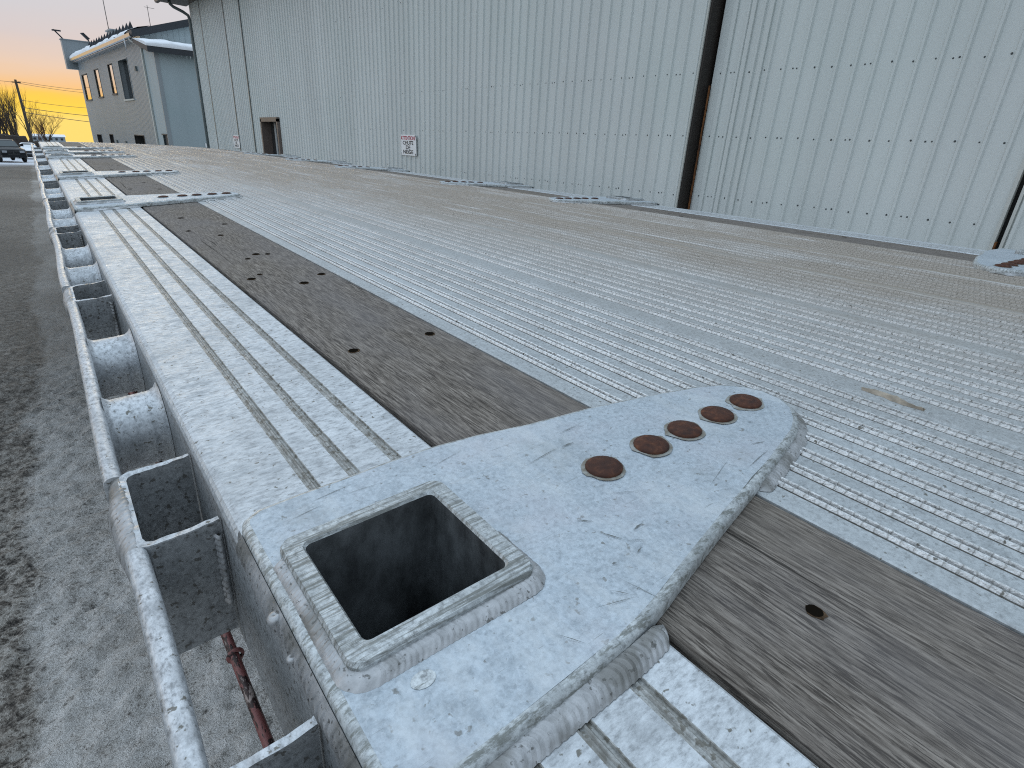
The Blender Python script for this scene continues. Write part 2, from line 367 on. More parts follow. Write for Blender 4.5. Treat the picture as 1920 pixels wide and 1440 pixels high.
# ------------------------------------------------------------------ mesh helpers
SEC = [MS, 0.0]                 # scale and height shift of the section being built
def XF(p): return Vector(p) * SEC[0] + Vector((0, 0, SEC[1]))
class MB:
    """collects geometry for ONE mesh object"""
    def __init__(s): s.v = []; s.f = []; s.m = []; s.sm = []
    def add(s, vs, fs, mi=0, smooth=False):
        b = len(s.v); s.v += [tuple(p) for p in vs]
        for i, f in enumerate(fs):
            s.f.append([b + a for a in f]); s.m.append(mi if not isinstance(mi, list) else mi[i]); s.sm.append(smooth)
    def grid(s, rows, mi=0, smooth=True, closed=False, mats=None, skip=None):
        n = len(rows[0]); vs = [p for r in rows for p in r]; fs = []; ms = []
        for i in range(len(rows) - 1):
            for j in range(n if closed else n - 1):
                if skip and skip(i, j): continue
                j2 = (j + 1) % n
                fs.append([i * n + j, i * n + j2, (i + 1) * n + j2, (i + 1) * n + j]); ms.append(mats[j] if mats else mi)
        s.add(vs, fs, ms, smooth)
    def box(s, a, b, mi=0, M4=None):
        vs = [Vector((x, y, z)) for z in (a[2], b[2]) for y in (a[1], b[1]) for x in (a[0], b[0])]
        if M4: vs = [M4 @ p for p in vs]
        s.add(vs, [[0, 2, 3, 1], [4, 5, 7, 6], [0, 1, 5, 4], [2, 6, 7, 3], [0, 4, 6, 2], [1, 3, 7, 5]], mi)
    def tube(s, pts, rad, n=8, mi=0, cap=True, smooth=True):
        pts = [Vector(p) for p in pts]
        R = rad if isinstance(rad, (list, tuple)) else [rad] * len(pts)
        rows = []
        for i, p in enumerate(pts):
            t = (pts[min(i + 1, len(pts) - 1)] - pts[max(i - 1, 0)]).normalized()
            u = t.cross(Vector((0, 0, 1)))
            if u.length < 1e-3: u = t.cross(Vector((1, 0, 0)))
            u.normalize(); w = t.cross(u)
            rows.append([p + R[i] * (math.cos(2 * PI * a / n) * u + math.sin(2 * PI * a / n) * w) for a in range(n)])
        b = len(s.v)
        s.grid(rows, mi, smooth, closed=True)
        if cap:
            s.f.append([b + a for a in range(n)][::-1]); s.m.append(mi); s.sm.append(False)
            e = b + (len(rows) - 1) * n
            s.f.append([e + a for a in range(n)]); s.m.append(mi); s.sm.append(False)
    def lathe(s, c, prof, n=20, axis='Z', mi=0, M4=None):
        rows = []
        for r, h in prof:
            row = []
            for a in range(n):
                x, y = r * math.cos(2 * PI * a / n), r * math.sin(2 * PI * a / n)
                p = Vector((x, y, h)) if axis == 'Z' else Vector((h, x, y))
                row.append((M4 @ p if M4 else p) + Vector(c))
            rows.append(row)
        s.grid(rows, mi, True, closed=True)
    def prism(s, poly, z0, z1, mi=0):
        n = len(poly)
        s.add([(x, y, z0) for x, y in poly] + [(x, y, z1) for x, y in poly],
              [list(range(n))[::-1], [n + i for i in range(n)]] + [[i, (i + 1) % n, n + (i + 1) % n, n + i] for i in range(n)], mi)
    def xf(s, fn):
        s.v = [tuple(fn(*p)) for p in s.v]; return s
    def build(s, name, mats, parent=None, fix=True):
        me = bpy.data.meshes.new(name)
        s.v = [XF(p) for p in s.v]
        o = bpy.data.objects.new(name, me); COL.objects.link(o)
        off = Vector(parent['__w']) if parent is not None else Vector((0, 0, 0))
        if parent is None and s.v:
            lo = [min(p[i] for p in s.v) for i in range(3)]; hi = [max(p[i] for p in s.v) for i in range(3)]
            off = Vector(((lo[0] + hi[0]) / 2, (lo[1] + hi[1]) / 2, lo[2])); o.location = off
            o['__w'] = tuple(off)
        else:
            o.parent = parent; o['__w'] = tuple(off)
        me.from_pydata([tuple(Vector(p) - off) for p in s.v], [], s.f)
        for m in (mats if isinstance(mats, list) else [mats]): me.materials.append(m)
        for p, mi, sm in zip(me.polygons, s.m, s.sm): p.material_index = mi; p.use_smooth = sm
        me.update()
        if fix:
            bm = bmesh.new(); bm.from_mesh(me)
            bmesh.ops.recalc_face_normals(bm, faces=bm.faces); bm.to_mesh(me); bm.free()
        return o
def thing(name, loc, label, cat, group=None):
    o = bpy.data.objects.new(name, None); COL.objects.link(o)
    loc = XF(loc); o.empty_display_size = 0.2; o.location = loc; o['__w'] = tuple(loc)
    tag(o, label, cat, group); return o
def tag(o, label=None, cat=None, group=None, kind=None):
    for key, v in (('label', label), ('category', cat), ('group', group), ('kind', kind)):
        if v: o[key] = v
    return o
def gz(y): return -1.35 - 0.0187 * y

# ------------------------------------------------------------------ ground
FARSHIFT = CAMZ - 0.4684
SEC[:] = [1.0, FARSHIFT]
def axis_vals(lo, hi, fine_lo, fine_hi, st, grow=1.35):
    v = []; x = fine_lo
    while x < fine_hi: v.append(x); x += st
    d = st; x = v[-1]
    while x < hi: d *= grow; x += d; v.append(min(x, hi))
    d = st; x = fine_lo
    while x > lo: d *= grow; x -= d; v.insert(0, max(x, lo))
    return v
gx = axis_vals(-900, 900, -1.5, 0.45, 0.026); gy = axis_vals(-60, 1500, 0.9, 5.5, 0.03, 1.06)
rows = []
for yy in gy:
    r = []
    for xx in gx:
        near = max(0.0, 1 - max(0, yy - 5) / 8) if -3 < xx < 2 else 0
        h = 0.0
        if near > 0:
            h = near * (0.020 * noise.noise((xx * 9, yy * 9, 0)) + 0.024 * noise.noise((xx * 21, yy * 21, 3)) + 0.02 * noise.noise((xx * 2.2, yy * 1.2, 5)))
        r.append((xx, yy, gz(yy) + h))
    rows.append(r)
mb = MB(); mb.grid(rows)
tag(mb.build('ground', M['ground']), 'trodden icy snow and dark gravel yard beside the trailer', 'ground', kind='structure')

# ------------------------------------------------------------------ flatbed trailer
SEC[:] = [MS, 0.0]
def gu(y): return (gz(y * MS) + FARSHIFT) / MS
X0 = 0.10344
DW = 3.50
Y0, Y1 = -0.9, 14.3
def T(x, y, z=0.0):
    """trailer space to world: the deck is arched along its length and slightly twisted"""
    return (X0 + x, y, 0.016976 * y - 0.000356 * y * y + (0.070866 - 0.0029716 * y) * x - 0.014288 * x * x + z)
trailer = thing('flatbed_trailer', (X0 + 1.75, 6.0, gu(6.0)), 'long weathered aluminium flatbed trailer with wood nailing strips beside the cladded building', 'trailer')
def part(mb, name, mats, parent=None, label=None, fix=True):
    o = mb.xf(T).build(name, mats, parent or trailer, fix)
    if label: o['label'] = label
    return o
PLATES = [0.472, 4.02, 5.97, 8.65, 9.75, 11.1]
RPLATES = [0.62, 3.14, 4.61, 7.0, 8.75, 10.9]
SK = 0.0815           # half size of the socket opening
SX = 0.128           # socket centre from the deck edge
def yrows(extra=()):
    v = set(round(Y0 + i * 0.3, 4) for i in range(int((Y1 - Y0) / 0.3) + 1)) | {Y1} | set(extra)
    return sorted(v)
# left and right edge extrusions
def edge(mirror):
    prof = []; mats = []
    def P(x, z, m=0): prof.append((x, z)); mats.append(m)
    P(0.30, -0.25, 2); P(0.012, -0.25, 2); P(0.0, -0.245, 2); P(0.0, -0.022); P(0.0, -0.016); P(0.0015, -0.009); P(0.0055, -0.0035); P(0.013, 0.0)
    P(SX - SK - 0.008, 0.0)
    for g in (0.112, 0.170, 0.236):
        P(g - 0.0095, 0.0, 1); P(g - 0.0072, 0.0, 1); P(g - 0.0062, -0.0028, 1); P(g - 0.0028, -0.0024, 1); P(g - 0.001, -0.0004, 1); P(g + 0.001, -0.0004, 1); P(g + 0.0028, -0.0024, 1); P(g + 0.0062, -0.0028, 1); P(g + 0.0070, 0.0, 1); P(g + 0.0082, 0.0, 0)
    P(0.291, 0.0); P(0.2945, -0.002); P(0.2955, -0.04); P(0.30, -0.04); P(0.30, -0.25)
    # split column at far side of the socket
    xs = [p[0] for p in prof]
    i = next(a for a in range(len(prof)) if prof[a][0] > SX + SK - 0.002 and prof[a][1] == 0.0)
    pl = RPLATES if mirror else PLATES
    ext = []
    for c in pl: ext += [c - SK - 0.006, c + SK + 0.006]
    yr = yrows(ext)
    def skip(a, b):
        ym = (yr[a] + yr[a + 1]) / 2; xm = (prof[b][0] + prof[b + 1][0]) / 2
        return any(abs(ym - c) < SK + 0.005 for c in pl) and SX - SK - 0.009 < xm < SX + SK and prof[b][1] > -0.01 and prof[b + 1][1] > -0.01
    mb = MB(); f = (lambda x: DW - x) if mirror else (lambda x: x)
    mb.grid([[(f(x), yy, z) for x, z in prof] for yy in yr], smooth=False, mats=mats, skip=skip)
    return mb
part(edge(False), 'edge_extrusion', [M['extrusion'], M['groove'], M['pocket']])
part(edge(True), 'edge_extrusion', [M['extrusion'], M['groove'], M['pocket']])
# nailing boards
def board(x0, x1, holes):
    mb = MB()
    prof = [(x0, -0.04), (x0, -0.005), (x0 + 0.002, -0.002), (x1 - 0.002, -0.002), (x1, -0.005), (x1, -0.04)]
    mb.grid([[(x, yy, z + 0.0004 * noise.noise((x * 20, yy * 2.1, 1))) for x, z in prof] for yy in yrows()], smooth=False)
    for hx, hy, hr in holes:
        ring = [(hx + hr * (1 + 0.25 * noise.noise((a, hy * 9, 1))) * math.cos(a * PI / 6), hy + hr * (1.15 + 0.3 * noise.noise((a, hy * 7, 3))) * math.sin(a * PI / 6), -0.0012) for a in range(12)]
        mb.add([(hx + (x - hx) * (1.18 + 0.35 * noise.noise((x * 300, y * 300, 2))), hy + (y - hy) * (1.2 + 0.4 * noise.noise((x * 300, y * 300, 6))) - 0.002, -0.0016) for x, y, z in ring], [list(range(12))], 2)
        mb.add(ring, [list(range(12))], 1)
    return mb
HL = [(0.362, 1.154, 0.010), (0.548, 1.149, 0.010), (0.55, 1.84, 0.011), (0.354, 1.907, 0.011), (0.448, 0.175, 0.0078), (0.468, 1.767, 0.012), (0.465, 2.26, 0.012), (0.42, 2.20, 0.008), (0.39, 1.95, 0.007), (0.50, 2.24, 0.008), (0.45, 2.72, 0.01), (0.36, 2.9, 0.01), (0.53, 3.0, 0.011), (0.40, 3.3, 0.012), (0.52, 4.7, 0.012), (0.36, 4.8, 0.012), (0.49, 5.2, 0.012), (0.42, 6.6, 0.012), (0.53, 7.2, 0.012)]
part(board(0.3065, 0.5845, HL), 'nailing_board', [M['wood'], M['hole'], M['holerim']])
part(board(2.9155, 3.1935, [(2.96 + 0.18 * (a % 2), 0.5 + a * 0.9, 0.01) for a in range(1, 13)]), 'nailing_board', [M['wood'], M['hole'], M['holerim']])
# ribbed floor
prof = []; mats = []
def P(x, z, m=0): prof.append((x, z)); mats.append(m)
P(0.587, -0.05); P(0.5875, -0.002); P(0.5895, 0.0)
for pn in range(5):
    p0 = 0.59 + pn * 0.465
    for i in range(8):
        c = p0 + 0.049 + 0.0518 * i
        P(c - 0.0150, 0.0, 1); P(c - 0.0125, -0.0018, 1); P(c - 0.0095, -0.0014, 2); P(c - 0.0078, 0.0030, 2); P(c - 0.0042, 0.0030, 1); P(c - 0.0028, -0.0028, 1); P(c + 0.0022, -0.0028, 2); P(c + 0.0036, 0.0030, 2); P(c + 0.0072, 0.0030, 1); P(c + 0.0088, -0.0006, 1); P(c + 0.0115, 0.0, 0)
    if pn < 4:
        s = p0 + 0.465
        P(s - 0.032, 0.0); P(s - 0.029, 0.0030); P(s - 0.006, 0.0034); P(s - 0.004, 0.002, 1); P(s - 0.003, -0.007, 1); P(s + 0.001, -0.007, 1); P(s + 0.002, 0.0, 0)
P(2.9075, 0.0); P(2.9100, -0.003); P(2.9105, -0.05)
mb = MB(); mb.grid([[(x, yy, z) for x, z in prof] for yy in yrows()], smooth=False, mats=mats)
part(mb, 'deck_floor', [M['deck'], M['grime'], M['knurl']])
# floor strips under the boards with the gap shade put into their colour, beams and cross members below
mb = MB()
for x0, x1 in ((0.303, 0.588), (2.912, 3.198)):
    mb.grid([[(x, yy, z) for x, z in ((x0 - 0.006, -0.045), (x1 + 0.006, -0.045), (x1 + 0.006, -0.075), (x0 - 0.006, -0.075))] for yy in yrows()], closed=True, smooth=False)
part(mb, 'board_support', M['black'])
for bx in (0.9, 2.45):
    mb = MB(); mb.grid([[(bx, yy, -0.08), (bx + 0.14, yy, -0.08), (bx + 0.14, yy, -0.55), (bx, yy, -0.55)] for yy in yrows()], closed=True, smooth=False)
    part(mb, 'main_beam', M['frame'])
for i in range(22):
    yy = -0.6 + i * 0.62; mb = MB(); mb.box((0.302, yy, -0.2), (3.19, yy + 0.08, -0.08)); part(mb, 'crossmember', M['frame'])
# end cap of the deck
mb = MB(); mb.box((0.0, Y1, -0.30), (DW, Y1 + 0.03, -0.004)); part(mb, 'end_rail', M['extrusion'])
# wheels
for wy in (6.0, 7.8):
    for wx in (0.45, 2.60):
        mb = MB(); R = 0.72; zz = gu(wy) + R
        base = Vector((X0 + wx, wy, zz))
        prof = [(0.40, 0.0), (0.58, 0.0), (0.68, 0.02), (R, 0.08), (R, 0.32), (0.68, 0.40), (0.58, 0.42), (0.40, 0.42)]
        mb.lathe(base, prof, 28, 'X')
        w = mb.build('wheel', M['rubber'], trailer)
        mb = MB(); mb.lathe(base, [(0.02, 0.10), (0.17, 0.07), (0.20, 0.16), (0.34, 0.16), (0.40, 0.03), (0.40, 0.38), (0.3, 0.28), (0.02, 0.28)], 24, 'X')
        mb.build('rim', M['hub'], w)
for lx in (0.8, 2.7):
    mb = MB(); mb.tube([(X0 + lx, 11.6, 0.0), (X0 + lx, 11.6, gu(11.6) + 0.02)], 0.06, 10); mb.box((X0 + lx - 0.14, 11.46, gu(11.6)), (X0 + lx + 0.14, 11.74, gu(11.6) + 0.03))
    mb.build('landing_leg', M['frame'], trailer)

# weld beads
def bead(mb, pts, r, h, step=0.0022, per=0.0075, n=9, mi=0, z=None, jit=0.12, seed=0):
    P_ = [Vector(p) for p in pts]; S_ = []
    for a, b in zip(P_[:-1], P_[1:]):
        L = (b - a).length; k_ = max(1, int(L / step))
        for i in range(k_): S_.append((a + (b - a) * (i / k_)))
    S_.append(P_[-1]); rows = []; d = 0.0; ph = 0.0
    for i, p in enumerate(S_):
        t = (S_[min(i + 1, len(S_) - 1)] - S_[max(i - 1, 0)])
        if t.length < 1e-9: t = Vector((1, 0, 0))
        t.normalize()
        if i: d += (p - S_[i - 1]).length
        w = noise.noise((d * 40, seed, 1)); w2 = noise.noise((d * 14, seed, 5)); w3 = noise.noise((d * 5, seed, 8))
        pp = per * (1 + 0.45 * w2); ph += step / pp; fr = ph % 1.0
        rr = r * (0.95 + 0.09 * (1 - fr) + 0.16 * w2 + 0.12 * w3); hh = h * (0.80 + 0.14 * (1 - fr) ** 1.3 + 0.10 * w + 0.18 * w3)
        if i in (0, len(S_) - 1): rr *= 0.3; hh *= 0.3
        elif i < 5 or i > len(S_) - 6: rr *= 0.85; hh *= 0.8
        side = Vector((t.y, -t.x, 0))
        if side.length < 1e-3: side = Vector((1, 0, 0))
        side.normalize()
        row = []
        for a in range(n):
            th = PI * a / (n - 1)
            lead = r * 0.55 * math.sin(th)
            row.append(p + side * (rr * math.cos(th)) + Vector((0, 0, hh * math.sin(th) ** 1.5)) + t * lead)
        rows.append(row)
    mb.grid(rows, mi, True)

def fillet(mb, pts, side, w, h, step=0.002, per=0.008, n=9, bulge=0.30, amp=0.0018, seed=0, wx_=0):
    w0 = w
    """fillet weld: pts run along the inner corner, side is +1/-1 for the hand on which it spreads"""
    P_ = [Vector(p) for p in pts]; S_ = []
    for a, b in zip(P_[:-1], P_[1:]):
        k_ = max(1, int((b - a).length / step))
        for i in range(k_): S_.append(a + (b - a) * (i / k_))
    S_.append(P_[-1]); rows = []; d = 0.0; ph = 0.0; L_ = len(S_)
    for i, p in enumerate(S_):
        t = S_[min(i + 3, L_ - 1)] - S_[max(i - 3, 0)]; t.normalize()
        if wx_: w = wx_ + (w0 - wx_) * abs(t.x)
        if i: d += (p - S_[i - 1]).length
        w2 = noise.noise((d * 23, seed, 5)); w3 = noise.noise((d * 7, seed, 8)); w4 = noise.noise((d * 90, seed, 3))
        ph += step / (per * (1 + 0.5 * w2)); fr = ph % 1.0
        endk = min(1.0, (min(i, L_ - 1 - i) * step + 0.0004) / (0.6 * w)) ** 0.55
        ww = w * (1 + 0.16 * w3 + 0.05 * (0.5 - fr)) * endk; hh = h * (1 + 0.12 * w3) * endk
        am = amp * (0.55 + 0.9 * abs(noise.noise((d * 16, seed, 11))) * 1.6)
        out_ = Vector((t.y, -t.x, 0)) * side; row = []
        for a in range(n):
            f = a / (n - 1); e = math.sin(PI * f)
            b_ = bulge * e * min(w, h * 1.4) + am * ((1 - fr) if fr > 0.12 else fr / 0.12) * e ** 0.6 + 0.0006 * w4 * e
            nrm = (out_ * h + Vector((0, 0, w))).normalized()
            row.append(p + out_ * (ww * f) + Vector((0, 0, hh * (1 - f))) + nrm * b_ * endk + t * (0.22 * w * e))
        rows.append(row)
    mb.grid(rows, 0, True)

OUT = [(0.003, 0.176), (0.008, 0.192), (0.029, 0.205), (0.08, 0.207), (0.14, 0.206), (0.21, 0.207), (0.28, 0.204), (0.35, 0.193), (0.44, 0.171), (0.552, 0.155), (0.67, 0.128), (0.772, 0.099), (0.816, 0.077), (0.845, 0.047), (0.857, 0.012), (0.853, -0.026), (0.834, -0.058), (0.799, -0.085), (0.76, -0.103), (0.713, -0.115), (0.65, -0.131), (0.578, -0.146), (0.48, -0.167), (0.42, -0.181), (0.369, -0.193), (0.33, -0.203), (0.293, -0.211), (0.251, -0.2175), (0.174, -0.222), (0.071, -0.227), (0.02, -0.225), (0.003, -0.215)]
def inset(poly, d):
    n = len(poly); r = []
    for i in range(n):
        a, b, c = Vector(poly[i - 1]), Vector(poly[i]), Vector(poly[(i + 1) % n])
        t = (c - a).normalized(); r.append((b.x + t.y * d * 1.0, b.y - t.x * d))
    return r
def rrect(cx, cy, h, r, n=4):
    p = []
    for qx, qy, a0 in ((1, 1, 0), (-1, 1, 90), (-1, -1, 180), (1, -1, 270)):
        for i in range(n + 1):
            a = math.radians(a0 + 90 * i / n); p.append((cx + qx * (h - r) + r * math.cos(a), cy + qy * (h - r) + r * math.sin(a)))
    return p
SCR = [((0.335, 0.385), (0.352, 0.352), 0.0016), ((0.352, 0.352), (0.372, 0.338), 0.0008), ((0.372, 0.360), (0.392, 0.362), 0.0022), ((0.345, 0.330), (0.358, 0.334), 0.0016), ((0.31, 0.335), (0.316, 0.333), 0.0024), ((0.355, 0.545), (0.43, 0.556), 0.0012), ((0.43, 0.553), (0.455, 0.552), 0.0022), ((0.33, 0.415), (0.345, 0.40), 0.0016), ((0.25, 0.302), (0.30, 0.285), 0.0008), ((0.30, 0.318), (0.315, 0.262), 0.0007), ((0.28, 0.31), (0.295, 0.29), 0.001), ((0.45, 0.585), (0.50, 0.588), 0.0012), ((0.52, 0.36), (0.60, 0.385), 0.0006), ((0.66, 0.39), (0.69, 0.38), 0.0012), ((0.72, 0.44), (0.73, 0.42), 0.001), ((0.05, 0.625), (0.10, 0.632), 0.0008), ((0.12, 0.636), (0.18, 0.63), 0.0007), ((0.20, 0.300), (0.215, 0.275), 0.0008), ((0.40, 0.43), (0.445, 0.405), 0.0007), ((0.55, 0.33), (0.62, 0.345), 0.0016), ((0.60, 0.355), (0.67, 0.365), 0.001), ((0.24, 0.62), (0.31, 0.635), 0.0007), ((0.08, 0.645), (0.15, 0.652), 0.0009)]
def stake_plate(yc, mirror=False, near=False):
    fx = (lambda x: DW - x) if mirror else (lambda x: x)
    mb = MB()
    rings = [(0.0, 0.0), (0.0, 0.0125), (0.0022, 0.0168), (0.0065, 0.0195), (0.0105, 0.0202)]
    rows = []
    for ins, z in rings:
        q_ = inset(OUT, ins) if ins else OUT
        rows.append([(fx(x), yc + v, z + (0.0008 * noise.noise((x * 60, v * 60, 4)) if ins else 0)) for x, v in q_])
    mb.grid(rows, 1, True, closed=True)
    outer = inset(OUT, 0.0105); hole = rrect(SX, 0, 0.096, 0.02, 3)
    polys = [[Vector((x, y, 0)) for x, y in outer], [Vector((x, y, 0)) for x, y in hole]]
    tri = tessellate_polygon(polys); allp = outer + hole
    mb.add([(fx(x), yc + v, 0.0202) for x, v in allp], [list(t) for t in tri], 0)
    if near:
        for (ax, ay), (bx, by), wd in SCR:
            a, b = Vector((ax, ay)), Vector((bx, by)); t = (b - a).normalized(); nn = Vector((-t.y, t.x)) * wd * 0.62
            m_ = (a + b) / 2 + nn * 0.4
            pts = [a, m_ - nn * 0.6, b, m_ + nn]
            mb.add([(p.x, p.y, 0.0206) for p in pts], [[0, 1, 2, 3]], 2)
        ring = [(0.075 + 0.012 * math.cos(a * PI / 7), 0.335 + 0.009 * math.sin(a * PI / 7), 0.0206) for a in range(14)]
        mb.add(ring, [list(range(14))], 1)
    pl = part(mb, 'stake_plate', [M['plate'], M['plate_edge'], M['scratch']])
    # square socket tube through the plate
    mb = MB()
    N = 5 if near else 2
    ro = rrect(SX, 0, 0.1045, 0.016, N); ri = rrect(SX, 0, SK, 0.009, N)
    def ring(poly, z, j=0.0): return [(fx(x), yc + y, z + j * noise.noise((x * 70, y * 70, 2))) for x, y in poly]
    def grow(poly, d): return [(SX + (x - SX) * (1 + d), y * (1 + d)) for x, y in poly]
    zt = 0.036
    mb.grid([ring(ro, 0.015), ring(ro, zt - 0.004, 0.001), ring(grow(ro, -0.02), zt, 0.0008), ring(grow(ri, 0.03), zt + 0.0005, 0.0008), ring(ri, zt - 0.003)], 0, False, closed=True)
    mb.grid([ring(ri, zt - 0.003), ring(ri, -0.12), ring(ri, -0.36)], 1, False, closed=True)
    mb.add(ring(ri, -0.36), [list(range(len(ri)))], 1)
    sk = part(mb, 'stake_socket', [M['rim'], M['inside']], pl)
    # bolts
    for bx in (0.440, 0.539, 0.617, 0.702, 0.782):
        mb = MB(); c = (fx(bx), yc + 0.004, 0.0202)
        n = 22 if near else 10
        mb.grid([[(c[0] + r_ * (1 + (0.30 * noise.noise((math.cos(2 * PI * a / n) * 2 + bx * 40, math.sin(2 * PI * a / n) * 2, 1)) if r_ > 0.03 else 0)) * math.cos(2 * PI * a / n), c[1] + r_ * math.sin(2 * PI * a / n), c[2] + z_) for a in range(n)] for r_, z_ in ((0.0315, 0.0002), (0.029, 0.0004), (0.026, 0.0005))], 1, True, closed=True)
        mb.lathe(c, [(0.0262, 0.0004), (0.0264, 0.0026), (0.0246, 0.0045), (0.018, 0.0063), (0.010, 0.0073), (0.0005, 0.0076)], n)
        part(mb, 'bolt', [M['rust'], M['stain']], pl)
    # welds round the socket
    st, n = (0.0013, 11) if near else (0.03, 4)
    hd = -1 if mirror else 1
    h = 0.1035; zz = 0.0203
    def L(*p): return [(fx(SX + x), yc + y, zz) for x, y in p]
    def weld(pts, *a, **kw):
        mb = MB(); fillet(mb, pts, *a, step=st, n=n, **kw); part(mb, 'weld_bead', M['weld'], pl)
    arc = lambda cx, cy, a0, a1: [(cx + 0.016 * math.cos(math.radians(a0 + (a1 - a0) * q_ / 5)), cy + 0.016 * math.sin(math.radians(a0 + (a1 - a0) * q_ / 5))) for q_ in range(6)]
    weld(L((-h, h - .014), *arc(-h + .016, -h + .016, 180, 270), *arc(h - .016, -h + .016, 270, 360), (h, -0.02)), hd, 0.0165, 0.0085, per=0.0068, bulge=0.10, amp=0.0019, seed=2, wx_=0.0125)
    weld(L((0.03, h), (-h + .014, h)), hd, 0.009, 0.009, per=0.009, bulge=0.15, seed=4)
    weld([(fx(x), yc + v, 0.001) for x, v in ((0.02, -0.223), (0.10, -0.2255), (0.174, -0.221), (0.251, -0.218), (0.300, -0.214))], hd, 0.022, 0.0095, per=0.0085, bulge=0.13, amp=0.0024, seed=6)
    weld([(fx(x), yc + v, 0.001) for x, v in ((0.592, -0.141), (0.65, -0.130), (0.713, -0.114), (0.76, -0.102), (0.799, -0.084), (0.834, -0.057), (0.853, -0.026), (0.857, 0.005))], hd, 0.017, 0.009, per=0.007, bulge=0.08, amp=0.0006, seed=7)
    # bead down the side of the deck below the plate edge
    mb = MB(); rows = []; ny = 330 if near else 14; ph = 0
    for i in range(ny + 1):
        v = -0.235 + 0.42 * i / ny
        ph += 0.42 / ny / 0.011; fr = ph % 1.0
        w = noise.noise((v * 22, yc, 2)); a = 0.0085 * (0.82 + 0.36 * (1 - fr) + 0.45 * w) * (1.0 if 0.03 < i / ny < 0.97 else 0.3)
        rows.append([(fx(0.002 - a * math.sin(t_ * PI / 6) * 0.8), yc + v + (0.007 * math.sin(t_ * PI / 6)), 0.012 - 0.044 * (1 + 0.25 * w) * t_ / 6) for t_ in range(7)])
    mb.grid(rows)
    if near:
        for v, z, r in ((0.03, 0.004, 0.0075), (-0.02, -0.006, 0.005)):
            mb.lathe((fx(-0.004), yc + v, z), [(r, -r * 0.5), (r * 1.05, 0.0), (r * 0.7, r * 0.5), (r * 0.2, r * 0.5), (0.0005, r * 0.3)], 14)
    part(mb, 'weld_bead', M['weld'], pl)
    return pl
for i, yc in enumerate(PLATES): stake_plate(yc, near=(i == 0))
for yc in RPLATES: stake_plate(yc, mirror=True)

# rub rail with pockets and pipe spools
POCK = [0.296, 0.868, 2.20, 3.49, 4.77, 6.01, 7.3, 8.6, 9.9, 11.2, 12.5]
def railx(y):   # hammered in and out between its supports
    return -0.1055 - 0.0035 * math.sin((y - 0.87) * 4.7 + 0.4) - 0.004 * noise.noise((y * 2.1, 0, 0))
ends = [Y0] + [v for pc in POCK for v in (pc - 0.100, pc + 0.100)] + [Y1]
for a_, b_ in zip(ends[::2], ends[1::2]):
    mb = MB(); rows = []; nn_ = max(2, int((b_ - a_) / 0.03))
    for i in range(nn_ + 1):
        yy = a_ + (b_ - a_) * i / nn_
        x = railx(yy); z = -0.034 + 0.004 * noise.noise((yy * 2.3, 4, 0)); a = 0.0125
        sec = [(-a, -0.085), (-a * 1.04, -0.012), (-a * 0.92, -0.005), (-a * 0.6, -0.0012), (0, 0.0), (a * 0.6, -0.0012), (a * 0.92, -0.005), (a * 1.04, -0.012), (a, -0.085)]
        rows.append([(x + u + 0.0006 * noise.noise((yy * 60, u * 200, 0)), yy, z + w_ + 0.0006 * noise.noise((yy * 70, u * 200, 9))) for u, w_ in sec])
    mb.grid(rows, 0, True, closed=True); k_ = len(rows) - 1
    mb.add(rows[0], [list(range(9))]); mb.add(rows[-1], [list(range(9))])
    part(mb, 'rub_rail', M['rail'])
